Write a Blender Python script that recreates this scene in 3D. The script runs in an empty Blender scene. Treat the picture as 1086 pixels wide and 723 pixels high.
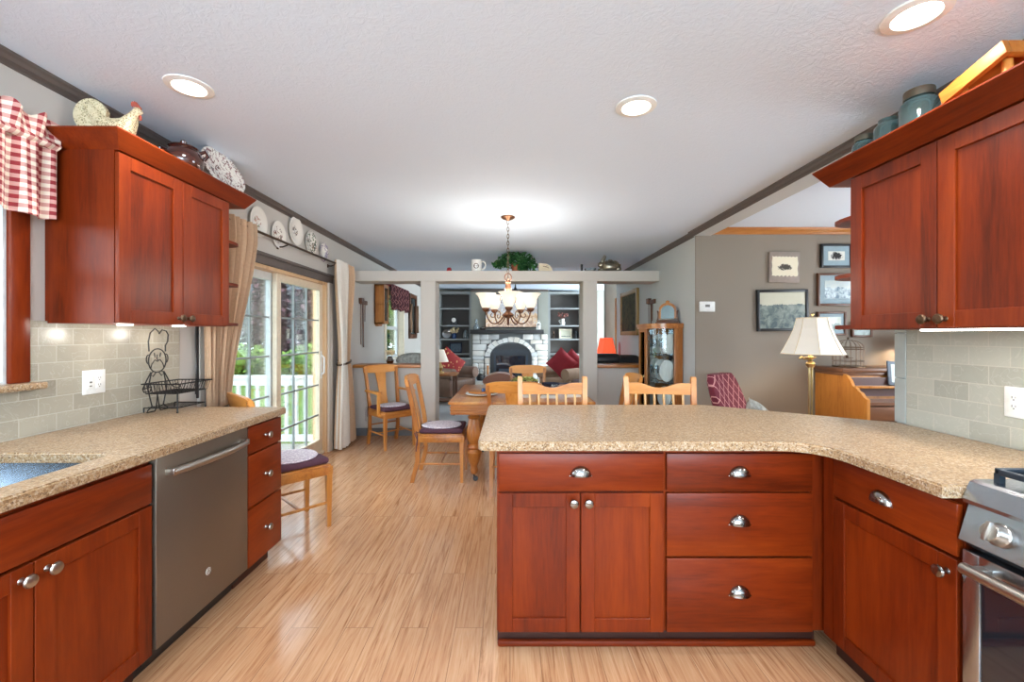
import bpy, bmesh, math, random
from math import pi, sin, cos, radians as R, sqrt
from mathutils import Vector, Matrix
random.seed(7)
SC = bpy.context.scene
COL = SC.collection

# ---------------------------------------------------------------- camera, world, sun, lights, exposure
H = 1.357                      # eye height
F = 455.0                      # focal length in pixels of the 1086 px wide frame
cam = bpy.data.cameras.new('camera'); camo = bpy.data.objects.new('camera', cam); COL.objects.link(camo)
camo.location = (0, 0, H); camo.rotation_euler = (pi/2, 0, 0)
cam.sensor_width = 36; cam.lens = 36*F/1086; cam.shift_x = 2/1086; cam.shift_y = -6.5/1086
cam.clip_start = .02; cam.clip_end = 200
SC.camera = camo
SC.view_settings.view_transform = 'Standard'; SC.view_settings.look = 'None'
SC.view_settings.exposure = 0.12; SC.view_settings.gamma = 1.0; SC.view_settings.use_curve_mapping = False
SC.cycles.use_denoising = True
SC.cycles.max_bounces = 10; SC.cycles.diffuse_bounces = 5; SC.cycles.glossy_bounces = 4
SC.cycles.transparent_max_bounces = 16; SC.cycles.caustics_reflective = False; SC.cycles.caustics_refractive = False
SC.cycles.sample_clamp_indirect = 6

w = bpy.data.worlds.new('sky'); SC.world = w; w.use_nodes = True
bg = w.node_tree.nodes['Background']; bg.inputs[0].default_value = (.82, .91, 1.0, 1); bg.inputs[1].default_value = 7.6

def lamp(kind, name, loc, power, color=(1, 1, 1), rot=(0, 0, 0), **k):
    l = bpy.data.lights.new(name, kind); l.energy = power; l.color = color
    for a, v in k.items(): setattr(l, a, v)
    o = bpy.data.objects.new(name, l); COL.objects.link(o); o.location = loc; o.rotation_euler = rot
    return o
lamp('SUN', 'sun', (10, 0, 20), 3.5, (1, .95, .86), (0, R(38), R(15)), angle=R(3))
# fill light added at made-up windows behind the camera, in side and living rooms
lamp('AREA', 'added_daylight_rear', (0, -2.72, 1.5), 215, (.62, .83, 1), (R(135), 0, 0), shape='RECTANGLE', size=3.6, size_y=1.5)
lamp('AREA', 'added_daylight_side', (4.88, 2.9, 1.5), 50, (.85, .93, 1), (R(90), 0, R(90)), shape='RECTANGLE', size=1.6, size_y=1.3)
lamp('AREA', 'added_daylight_living', (4.35, 9.3, 1.5), 350, (.80, .92, 1), (R(90), 0, R(90)), shape='RECTANGLE', size=2.0, size_y=1.6)
# sky portals in the openings of the left wall
for n, y, z, sx, sz in (('portal_patio', 3.99, 1.0, 1.97, 1.98), ('portal_sink', 1.28, 1.65, 1.05, 1.0), ('portal_living', 7.85, 1.45, 1.1, 1.2)):
    p = lamp('AREA', n, (-2.3, y, z), 1, (1, 1, 1), (R(90), 0, R(-90)), shape='RECTANGLE', size=sx, size_y=sz)
    p.data.cycles.is_portal = True

# ---------------------------------------------------------------- materials
def lin(c):
    return tuple(((v/255)/12.92 if v/255 <= .04045 else ((v/255+.055)/1.055)**2.4) for v in c) + (1,)
class NT:
    def __init__(s, name):
        s.m = bpy.data.materials.new(name); s.m.use_nodes = True; s.t = s.m.node_tree
        s.b = s.t.nodes['Principled BSDF']; s.out = s.t.nodes['Material Output']
    def n(s, typ, ins=None, **k):
        x = s.t.nodes.new('ShaderNode'+typ)
        for a, v in k.items(): setattr(x, a, v)
        for a, v in (ins or {}).items(): s.put(x.inputs[a], v)
        return x
    def put(s, sock, v):
        if isinstance(v, bpy.types.NodeSocket): s.t.links.new(v, sock)
        elif isinstance(v, bpy.types.Node): s.t.links.new(v.outputs[0], sock)
        else: sock.default_value = v
    def set(s, **k):
        for a, v in k.items(): s.put(s.b.inputs[a.replace('_', ' ')], v)
    def coord(s): return s.n('TexCoord').outputs['Object']
    def math(s, op, a, b=0.0, c=None):
        x = s.n('Math', operation=op); s.put(x.inputs[0], a); s.put(x.inputs[1], b)
        if c is not None: s.put(x.inputs[2], c)
        return x.outputs[0]
    def map(s, v, scale=(1, 1, 1), loc=(0, 0, 0), rot=(0, 0, 0)):
        x = s.n('Mapping'); s.put(x.inputs['Vector'], v); s.put(x.inputs['Scale'], scale); s.put(x.inputs['Location'], loc); x.inputs['Rotation'].default_value = rot
        return x.outputs[0]
    def noise(s, v, scale, detail=3, rough=.55, dist=0.0):
        x = s.n('TexNoise'); s.put(x.inputs['Vector'], v); x.inputs['Scale'].default_value = scale
        x.inputs['Detail'].default_value = detail; x.inputs['Roughness'].default_value = rough; x.inputs['Distortion'].default_value = dist
        return x.outputs[0]
    def ramp(s, f, stops, interp='LINEAR'):
        x = s.n('ValToRGB'); x.color_ramp.interpolation = interp; e = x.color_ramp.elements
        while len(e) < len(stops): e.new(.5)
        for i, (p, c) in enumerate(stops): e[i].position = p; e[i].color = c if len(c) == 4 else lin(c)
        s.put(x.inputs[0], f); return x.outputs[0]
    def mix(s, f, a, b, blend='MIX'):
        x = s.n('Mix', data_type='RGBA', blend_type=blend); s.put(x.inputs[0], f); s.put(x.inputs[6], a); s.put(x.inputs[7], b)
        return x.outputs[2]
    def bump(s, h, strength=.3, dist=.01):
        x = s.n('Bump'); s.put(x.inputs['Height'], h); x.inputs['Strength'].default_value = strength; x.inputs['Distance'].default_value = dist
        s.put(s.b.inputs['Normal'], x.outputs[0])
    def rnd(s): return s.n('ObjectInfo').outputs['Random']
    def sep(s, v):
        x = s.n('SeparateXYZ'); s.put(x.inputs[0], v); return x.outputs
    def comb(s, x=0.0, y=0.0, z=0.0):
        c = s.n('CombineXYZ')
        for i, v in enumerate((x, y, z)): s.put(c.inputs[i], v)
        return c.outputs[0]

def plain(name, c, rough=.5, metal=0, var=.06, scale=30, bump=0, coat=0, **k):
    t = NT(name); v = t.coord(); n = t.noise(v, scale, 3)
    a = lin(c); lo = tuple(x*(1-var) for x in a[:3])+(1,); hi = tuple(min(1, x*(1+var)) for x in a[:3])+(1,)
    t.set(Base_Color=t.ramp(n, [(.3, lo), (.7, hi)]), Roughness=rough, Metallic=metal, Coat_Weight=coat, **k)
    if bump: t.bump(n, bump, .004)
    return t.m
def wood(name, c1, c2, axis='z', rough=.4, coat=.3, freq=14, c3=None, coatr=.2, spec=.4):
    t = NT(name); v = t.coord()
    off = t.comb(t.math('MULTIPLY', t.rnd(), 17.0), t.math('MULTIPLY', t.rnd(), 31.0), t.math('MULTIPLY', t.rnd(), 11.0))
    sc = {'x': (.09, 1, 1), 'y': (1, .09, 1), 'z': (1, 1, .09)}[axis]
    m = t.map(v, sc, off)
    n1 = t.noise(m, freq, 5, .6, 1.2); n2 = t.noise(m, freq*9, 3, .6, .3); n3 = t.noise(m, freq*.25, 2, .5, .6)
    f = t.math('MULTIPLY_ADD', n2, .35, t.math('MULTIPLY', n1, .65))
    f = t.math('MULTIPLY_ADD', n3, .5, t.math('MULTIPLY', f, .6))
    col = t.ramp(f, [(.38, c2), (.52, c1), (.66, c3 or c1)])
    t.set(Base_Color=col, Roughness=rough, Coat_Weight=coat, Coat_Roughness=coatr, Specular_IOR_Level=spec)
    t.bump(n2, .04, .002)
    return t.m
def metal(name, c, rough=.3): return plain(name, c, rough, 1, .04, 60)
def glow(name, c, strength, base=None):
    t = NT(name); t.set(Base_Color=lin(base or c), Emission_Color=lin(c), Emission_Strength=strength, Roughness=.5); return t.m
def glass(name, tint=(255, 255, 255), refl=1.0, ior=1.45, body=0.0, rough=.0):
    t = NT(name); tr = t.n('BsdfTransparent', {0: lin(tint)}); gl = t.n('BsdfGlossy', {0: (1, 1, 1, 1), 'Roughness': rough})
    fr = t.n('Fresnel', {'IOR': ior}); f = t.math('MULTIPLY', fr, refl)
    mx = t.n('MixShader'); t.put(mx.inputs[0], f); t.put(mx.inputs[1], tr); t.put(mx.inputs[2], gl); o = mx
    if body:
        d = t.n('BsdfDiffuse', {0: lin(tint)}); o = t.n('MixShader', {0: body}); t.put(o.inputs[1], mx.outputs[0]); t.put(o.inputs[2], d.outputs[0])
    t.t.links.new(o.outputs[0], t.out.inputs[0]); return t.m

CH1, CH2, CH3 = (112, 38, 8), (76, 23, 5), (132, 51, 12)
M = {}
M['cherry'] = wood('cherry_upright', CH1, CH2, 'z', .45, .42, 11, CH3, .3, .05)
M['cherry_x'] = wood('cherry_level', CH1, CH2, 'x', .45, .42, 11, CH3, .3, .05)
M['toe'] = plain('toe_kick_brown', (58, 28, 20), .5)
M['oak'] = wood('oak_upright', (170, 104, 42), (132, 72, 26), 'z', .38, .3, 20, (188, 124, 58))
M['oak_x'] = wood('oak_level', (170, 104, 42), (132, 72, 26), 'x', .38, .3, 20, (188, 124, 58))
M['oak_y'] = wood('oak_deep', (178, 108, 52), (138, 78, 34), 'y', .3, .45, 18, (206, 148, 80))
M['honey'] = wood('honey_oak_level', (208, 136, 58), (176, 98, 32), 'x', .38, .3, 18, (220, 152, 76))
M['honey_z'] = wood('honey_oak_upright', (208, 136, 58), (176, 98, 32), 'z', .38, .3, 18, (220, 152, 76))
M['pale'] = wood('pale_spindle_wood', (224, 176, 112), (204, 146, 80), 'z', .4, .2, 18)
M['walnut'] = wood('walnut', (94, 58, 36), (66, 38, 24), 'z', .45, .2, 16)
M['pine'] = wood('golden_pine', (172, 104, 36), (146, 78, 22), 'y', .5, .05, 12, (184, 120, 52))
M['desk'] = wood('desk_oak', (190, 124, 52), (150, 88, 32), 'z', .38, .35, 14, (206, 142, 66))
M['desk_dark'] = wood('desk_brown_oak', (120, 82, 58), (88, 58, 42), 'x', .4, .3, 14)
M['nickel'] = metal('brushed_nickel', (176, 170, 162), .3)
M['pewter'] = metal('polished_pewter', (150, 146, 142), .18)
M['bronze'] = metal('antique_bronze', (96, 76, 60), .35)
M['rose_bronze'] = metal('rubbed_bronze', (128, 92, 72), .42)
M['brass'] = metal('aged_brass', (190, 168, 120), .3)
M['steel'] = metal('stainless_steel', (178, 186, 194), .26)
M['slate'] = plain('slate_steel', (124, 114, 102), .34, .75, .03, 200)
M['black'] = plain('satin_black', (24, 24, 26), .4)
M['wire'] = plain('black_wire', (30, 28, 27), .45, .4)
M['iron'] = plain('cast_iron', (40, 52, 64), .35, .3)
M['black_glass'] = plain('oven_glass', (30, 36, 44), .06, 0, .02, 20, 0, 1)
M['white'] = plain('white_plastic', (238, 238, 234), .35)
M['grey_slot'] = plain('outlet_slots', (120, 116, 110), .5)
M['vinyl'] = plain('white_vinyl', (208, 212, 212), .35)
M['cream_vinyl'] = plain('almond_frame', (226, 212, 188), .4)
M['tanwood'] = wood('natural_jamb', (216, 180, 138), (194, 150, 106), 'z', .45, .2, 14)
M['grid'] = plain('grey_grids', (150, 156, 156), .4)
M['wall'] = plain('wall_greige', (196, 190, 182), .85, 0, .012, 3, 0)
M['wall_cool'] = plain('wall_paint_cool_light', (196, 199, 197), .85, 0, .012, 3, 0)  # same paint as the left wall, tinted for the cooler light on it
M['taupe'] = plain('wall_taupe', (142, 131, 118), .85, 0, .012, 3, 0)
M['beam'] = plain('beam_paint', (204, 196, 186), .7, 0, .012, 4)
M['crown'] = plain('crown_charcoal', (92, 82, 77), .5, 0, .04, 8)
M['base'] = plain('baseboard_slate', (104, 104, 106), .5, 0, .04, 8)
M['livgrey'] = plain('builtin_grey', (138, 140, 138), .6, 0, .03, 6)
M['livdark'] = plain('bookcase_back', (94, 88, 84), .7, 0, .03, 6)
M['chimney'] = plain('chimney_breast_paint', (146, 145, 134), .75, 0, .02, 6)
M['whitepaint'] = plain('white_trim_paint', (236, 234, 228), .6, 0, .02, 6)
M['mantel'] = plain('black_mantel', (46, 44, 44), .5)
M['tan_cloth'] = plain('tan_drape', (200, 166, 134), .85, 0, .06, 60, .1)
M['lining'] = plain('drape_lining', (222, 214, 202), .85, 0, .04, 60, .1)
M['purple'] = plain('plum_fabric', (78, 44, 58), .85, 0, .1, 80, .2)
M['leather'] = plain('brown_leather', (124, 96, 78), .5, 0, .12, 8, .1)
M['tan_leather'] = plain('tan_suede', (158, 126, 98), .7, 0, .1, 8, .1)
M['black_leather'] = plain('black_leather', (28, 27, 28), .35, 0, .1, 12, .1)
M['navy'] = plain('navy_fabric', (44, 46, 66), .8, 0, .1, 30, .1)
M['red_cloth'] = plain('red_pillow', (150, 34, 44), .8, 0, .12, 40, .2)
M['ceramic'] = plain('white_ceramic', (240, 236, 228), .15, 0, .02, 20, 0, .5)
M['brown_glaze'] = plain('brown_glaze', (70, 34, 26), .1, 0, .1, 10, 0, .8)
M['blue_glaze'] = plain('blue_glaze', (40, 66, 110), .2)
M['cream_flower'] = plain('dried_flower', (226, 204, 160), .9, 0, .15, 60, .5)
M['shade'] = glow('lit_linen_shade', (255, 240, 214), .18, (250, 244, 232))
M['glass_shade'] = glow('frosted_lit_glass', (255, 238, 212), .45, (225, 216, 200))
M['bulb'] = glow('lamp_lens', (255, 244, 222), 9)
M['puck'] = glow('under_cabinet_led', (255, 250, 240), 6)
M['red_shade'] = glow('red_lit_shade', (255, 92, 48), .8, (240, 90, 60))
M['tiny'] = glow('fairy_light', (255, 230, 190), 5)
M['pane'] = glass('window_pane', (246, 250, 250), .6)
M['cabinet_glass'] = glass('cabinet_glass', (236, 243, 243), 1.2)
M['jar_glass'] = glass('aqua_jar_glass', (168, 206, 208), 1.6, 1.5, .14, .03)
M['clear_glass'] = glass('clear_glassware', (226, 236, 240), 2.2, 1.5, .12, .02)
M['zinc'] = metal('dull_zinc', (128, 122, 108), .55)
M['deck'] = plain('deck_boards', (170, 166, 160), .7)
M['bark'] = plain('bark', (70, 54, 44), .9, 0, .2, 20, .4)
M['cord'] = plain('dark_cord', (52, 46, 44), .5)
M['paper'] = plain('cream_paper', (236, 226, 202), .8, 0, .04, 20)
M['mount'] = plain('taupe_mount', (152, 138, 128), .8)
M['bluemat'] = plain('blue_mat_board', (150, 170, 178), .8)
M['mirror'] = metal('dim_mirror', (120, 136, 140), .08)
M['bright_mirror'] = metal('pale_mirror', (206, 216, 220), .1)
M['carpet'] = plain('pale_carpet', (190, 190, 190), .95, 0, .06, 90, .3)
M['grey_throw'] = plain('patterned_grey', (168, 168, 160), .9, 0, .4, 26, .2)
M['teal'] = plain('teal_glass', (40, 104, 116), .25)

def m_granite():
    t = NT('speckled_granite'); v = t.coord()
    a = t.n('TexVoronoi', {'Vector': v, 'Scale': 150.0}); r = t.sep(a.outputs['Color'])[0]
    b = t.n('TexVoronoi', {'Vector': v, 'Scale': 300.0}); r2 = t.sep(b.outputs['Color'])[1]
    c1 = t.ramp(r, [(0, (92, 68, 50)), (.09, (150, 116, 80)), (.28, (190, 160, 122)), (.6, (200, 176, 142)), (.82, (226, 214, 194))], 'CONSTANT')
    c2 = t.ramp(r2, [(0, (70, 54, 44)), (.10, (178, 146, 108)), (.5, (166, 134, 96)), (.78, (222, 208, 186))], 'CONSTANT')
    big = t.noise(v, 9, 3)
    col = t.mix(.45, c1, c2); col = t.mix(t.math('MULTIPLY', big, .22), col, lin((186, 156, 118))); col = t.mix(1.0, col, (.80, .77, .74, 1), 'MULTIPLY')
    t.set(Base_Color=col, Roughness=.34, Coat_Weight=.15, Coat_Roughness=.05, Specular_IOR_Level=.3); return t.m
M['granite'] = m_granite()

def m_floor():
    t = NT('hickory_planks'); v = t.coord(); x, y, z = t.sep(v)
    uv = t.comb(y, x, 0.0)
    br = t.n('TexBrick', {'Vector': uv, 'Color1': (.0, .0, .0, 1), 'Color2': (1, 1, 1, 1), 'Mortar': (.5, .5, .5, 1), 'Scale': 1.0, 'Mortar Size': .0012, 'Brick Width': 1.22, 'Row Height': .127, 'Bias': 0.0}, offset=.37, offset_frequency=2)
    tone = t.sep(br.outputs[0])[0]
    row = t.math('FLOOR', t.math('DIVIDE', x, .127))
    g = t.comb(x, t.math('MULTIPLY_ADD', y, .045, t.math('MULTIPLY', row, 1.37)), t.math('MULTIPLY', tone, 3.0))
    n1 = t.noise(g, 26, 4, .62, 2.2); n2 = t.noise(g, 110, 3, .65, .8); n3 = t.noise(v, 1.1, 2)
    f = t.math('MULTIPLY_ADD', n2, .34, t.math('MULTIPLY', n1, .66))
    c = t.ramp(f, [(.32, (134, 86, 54)), (.42, (184, 134, 96)), (.52, (203, 156, 116)), (.64, (214, 171, 132)), (.74, (200, 155, 115))])
    c = t.mix(t.math('MULTIPLY', tone, .30), c, lin((178, 122, 82)))
    c = t.mix(t.math('MULTIPLY', br.outputs[1], .6), c, lin((84, 56, 36)))
    t.set(Base_Color=c, Roughness=t.math('MULTIPLY_ADD', n2, .14, .10), Specular_IOR_Level=.85)
    t.bump(t.math('SUBTRACT', t.math('MULTIPLY', n2, .3), br.outputs[1]), .1, .0015); return t.m
M['floor'] = m_floor()

def m_tile(name, axis, c):
    t = NT(name); v = t.coord(); x, y, z = t.sep(v); u = {'x': x, 'y': y}[axis]
    uv = t.comb(u, t.math('SUBTRACT', z, .914-.0765), 0.0)
    c = lin(c); d = tuple(k*.80 for k in c[:3])+(1,); e = tuple(min(1, k*1.08) for k in c[:3])+(1,)
    br = t.n('TexBrick', {'Vector': uv, 'Color1': d, 'Color2': e, 'Mortar': lin((196, 192, 178)), 'Scale': 1.0, 'Mortar Size': .0022, 'Mortar Smooth': .1, 'Brick Width': .153, 'Row Height': .0785, 'Bias': .0}, offset=.5)
    n = t.noise(v, 18, 4, .6, 1.5)
    col = t.mix(t.math('MULTIPLY', n, .5), br.outputs[0], e)
    vein = t.ramp(t.noise(v, 9, 2, .5, 2.5), [(.49, (0, 0, 0, 1)), (.51, (1, 1, 1, 1)), (.53, (0, 0, 0, 1))])
    col = t.mix(t.math('MULTIPLY', t.sep(vein)[0], .25), col, lin((214, 210, 200)))
    t.set(Base_Color=col, Roughness=.24)
    t.bump(t.math('MULTIPLY', br.outputs[1], -1.0), .35, .003); return t.m
M['tile_left'] = m_tile('subway_tile_warm', 'y', (170, 164, 148))
M['tile_right'] = m_tile('subway_tile_cool', 'y', (176, 176, 164))
M['tile_edge'] = plain('tile_trim', (166, 172, 168), .25, 0, .06, 12)

def m_ceiling():
    t = NT('textured_ceiling'); v = t.coord()
    n = t.noise(v, 22, 4, .6, 2.2); n2 = t.noise(v, 70, 3, .6, 1)
    t.set(Base_Color=lin((222, 235, 250)), Roughness=.95)
    t.bump(t.math('MULTIPLY_ADD', n2, .3, t.ramp(n, [(.42, (0, 0, 0, 1)), (.58, (1, 1, 1, 1))])), .2, .006); return t.m
M['ceiling'] = m_ceiling()

def m_gingham():
    t = NT('red_gingham'); x, y, z = t.sep(t.coord()); p = .034
    sx = t.math('GREATER_THAN', t.math('FRACT', t.math('DIVIDE', y, p)), .5); sz = t.math('GREATER_THAN', t.math('FRACT', t.math('DIVIDE', z, p)), .5)
    f = t.math('MULTIPLY', t.math('ADD', sx, sz), .5)
    t.set(Base_Color=t.ramp(f, [(0, (238, 226, 208)), (.25, (206, 156, 146)), (.75, (146, 46, 52))], 'CONSTANT'), Roughness=.9); return t.m
M['gingham'] = m_gingham()
def m_lattice(name, ground, line, p, ax='xz', wdt=.09):
    t = NT(name); s = dict(zip('xyz', t.sep(t.coord()))); u, v = s[ax[0]], s[ax[1]]
    def ln(op):
        q = t.math('FRACT', t.math('DIVIDE', t.math(op, u, t.math('MULTIPLY', v, .75)), p)); return t.math('LESS_THAN', t.math('ABSOLUTE', t.math('SUBTRACT', q, .5)), wdt)
    f = t.math('MAXIMUM', ln('ADD'), ln('SUBTRACT'))
    t.set(Base_Color=t.mix(f, lin(ground), lin(line)), Roughness=.85); return t.m
M['lattice'] = m_lattice('burgundy_lattice', (104, 28, 46), (196, 140, 138), .095, 'xz', .05)
M['lattice_val'] = m_lattice('dark_red_trellis', (66, 13, 20), (150, 92, 88), .10, 'yz', .05)
def m_knit():
    t = NT('knitted_mat'); v = t.coord(); a = t.n('TexVoronoi', {'Vector': v, 'Scale': 75.0}); n = t.noise(v, 40, 2)
    t.set(Base_Color=t.ramp(a.outputs['Distance'], [(.1, (246, 242, 240)), (.6, (196, 184, 196))]), Roughness=.95); t.bump(a.outputs['Distance'], .6, .004); return t.m
M['knit'] = m_knit()
def m_plate(name, cols, r0, r1, thr=.56, sc=30):
    t = NT(name); v = t.coord(); x, y, z = t.sep(v)
    r = t.math('SQRT', t.math('ADD', t.math('MULTIPLY', x, x), t.math('MULTIPLY', y, y)))
    ring = t.math('MULTIPLY', t.math('GREATER_THAN', r, r0), t.math('LESS_THAN', r, r1))
    n = t.noise(v, sc, 3, .6, 1); sp = t.math('MULTIPLY', t.math('GREATER_THAN', n, thr), ring)
    c = t.ramp(t.noise(v, sc*.7, 2), [(.4, cols[0]), (.5, cols[1]), (.6, cols[2 % len(cols)])], 'CONSTANT')
    t.set(Base_Color=t.mix(sp, lin((238, 232, 222)), c), Roughness=.18, Coat_Weight=.4); return t.m
M['plate_floral'] = m_plate('floral_china', [(150, 130, 120), (176, 120, 116), (110, 110, 96)], .0, .075, .54, 38)
M['plate_green'] = m_plate('green_sprig_china', [(96, 116, 84), (80, 90, 80), (150, 130, 110)], .0, .12, .52, 34)
M['plate_lilac'] = m_plate('lilac_china', [(160, 144, 168), (140, 130, 150), (180, 170, 180)], .05, .12, .5, 40)
M['plate_plain'] = m_plate('rose_china', [(206, 170, 150), (190, 150, 140), (160, 170, 140)], .0, .05, .5, 30)
M['plate_ring'] = m_plate('banded_china', [(150, 150, 150), (120, 110, 110), (170, 150, 130)], .0, .05, .5, 44)
M['platter_print'] = m_plate('transferware', [(150, 110, 110), (120, 100, 96), (186, 150, 146)], .0, .4, .55, 42)
def m_rooster():
    t = NT('speckled_rooster'); v = t.coord(); a = t.n('TexVoronoi', {'Vector': v, 'Scale': 120.0}); n = t.noise(v, 18, 2)
    f = t.math('MULTIPLY_ADD', a.outputs['Distance'], .7, t.math('MULTIPLY', n, .5))
    t.set(Base_Color=t.ramp(f, [(.38, (84, 72, 50)), (.47, (196, 178, 136)), (.7, (222, 208, 172))]), Roughness=.5); return t.m
M['rooster'] = m_rooster()
def m_stone():
    t = NT('pale_ledgestone'); g = t.n('NewGeometry').outputs['Random Per Island']; v = t.coord()
    n = t.noise(v, 9, 4, .6); c = t.ramp(g, [(0, (236, 236, 232)), (.3, (248, 242, 230)), (.55, (206, 210, 212)), (.8, (238, 228, 212))])
    t.set(Base_Color=t.mix(t.math('MULTIPLY', n, .4), c, lin((196, 198, 198))), Roughness=.85); t.bump(n, .5, .02); return t.m
M['stone'] = m_stone()
M['mortar'] = plain('grey_mortar', (120, 122, 122), .9)
def m_leaf(name, a, b):
    t = NT(name); g = t.n('NewGeometry').outputs['Random Per Island']
    t.set(Base_Color=t.ramp(g, [(0, a), (1, b)]), Roughness=.55, Specular_IOR_Level=.3); return t.m
M['leaf_ivy'] = m_leaf('ivy_leaf', (26, 66, 36), (60, 112, 58))
M['leaf_green'] = m_leaf('bright_leaf', (56, 90, 28), (120, 152, 60))
M['leaf_dark'] = m_leaf('dark_leaf', (50, 70, 46), (96, 116, 78))
M['leaf_red'] = m_leaf('copper_leaf', (50, 32, 40), (110, 76, 84))
M['salad'] = m_leaf('mixed_green', (130, 150, 70), (214, 204, 130))
def m_grass():
    t = NT('lawn_grass'); n = t.noise(t.coord(), 3, 6, .7); t.set(Base_Color=t.ramp(n, [(.3, (54, 84, 18)), (.7, (84, 110, 32))]), Roughness=.9); return t.m
M['grass'] = m_grass()
def m_screen():
    t = NT('lit_screen'); v = t.coord(); x, y, z = t.sep(v); n = t.noise(v, 5, 5, .65, 2)
    hgt = t.math('MULTIPLY_ADD', z, 1.1, .05)
    c = t.ramp(t.math('ADD', t.math('MULTIPLY', n, .8), t.math('MULTIPLY', hgt, .45)), [(.3, (60, 44, 34)), (.46, (190, 140, 84)), (.56, (232, 204, 160)), (.64, (176, 190, 208)), (.74, (236, 238, 240)), (.86, (150, 150, 150))])
    t.set(Base_Color=(.01, .01, .01, 1), Emission_Color=c, Emission_Strength=.75, Roughness=.2); return t.m
M['screen'] = m_screen()
def m_scene(name, sky, land, dark, hz, sc=14):
    t = NT(name); v = t.coord(); x, y, z = t.sep(v); n = t.noise(v, sc, 5, .65, .6)
    e = t.math('MULTIPLY_ADD', t.math('SUBTRACT', n, .5), .08, z)
    l = t.ramp(n, [(.38, dark), (.6, land)]); c = t.mix(t.math('GREATER_THAN', e, hz), l, t.mix(n, lin(sky), lin((206, 204, 186))))
    t.set(Base_Color=c, Roughness=.35 if sc != 9 else .8, Coat_Weight=.25 if sc != 9 else 0, Specular_IOR_Level=.3 if sc != 9 else .1); return t.m
M['art_field'] = m_scene('sepia_field_print', (196, 192, 166), (140, 150, 140), (74, 90, 92), .06)
M['art_blue'] = m_scene('blue_town_print', (150, 178, 190), (190, 206, 210), (60, 92, 110), .02, 26)
M['art_green'] = m_scene('pale_shore_print', (176, 196, 190), (130, 150, 140), (96, 112, 104), .0)
M['art_dark'] = m_scene('dark_oil_panel', (74, 76, 62), (86, 86, 66), (56, 62, 54), 9.0, 9)
def m_sketch(name, p, ink, rx, rz):
    t = NT(name); v = t.coord(); x, y, z = t.sep(v); n = t.noise(v, 60, 4, .7, 1)
    e = t.math('ADD', t.math('POWER', t.math('ABSOLUTE', t.math('DIVIDE', x, rx)), 2.0), t.math('POWER', t.math('ABSOLUTE', t.math('DIVIDE', z, rz)), 2.0))
    f = t.math('LESS_THAN', e, t.math('MULTIPLY_ADD', n, 3.0, -.9)); t.set(Base_Color=t.mix(f, lin(p), lin(ink)), Roughness=.8); return t.m
M['sketch'] = m_sketch('ink_sketch', (234, 224, 198), (74, 70, 62), .085, .04)
M['engraving'] = m_sketch('dark_engraving', (222, 222, 212), (38, 38, 38), .07, .05)

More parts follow.
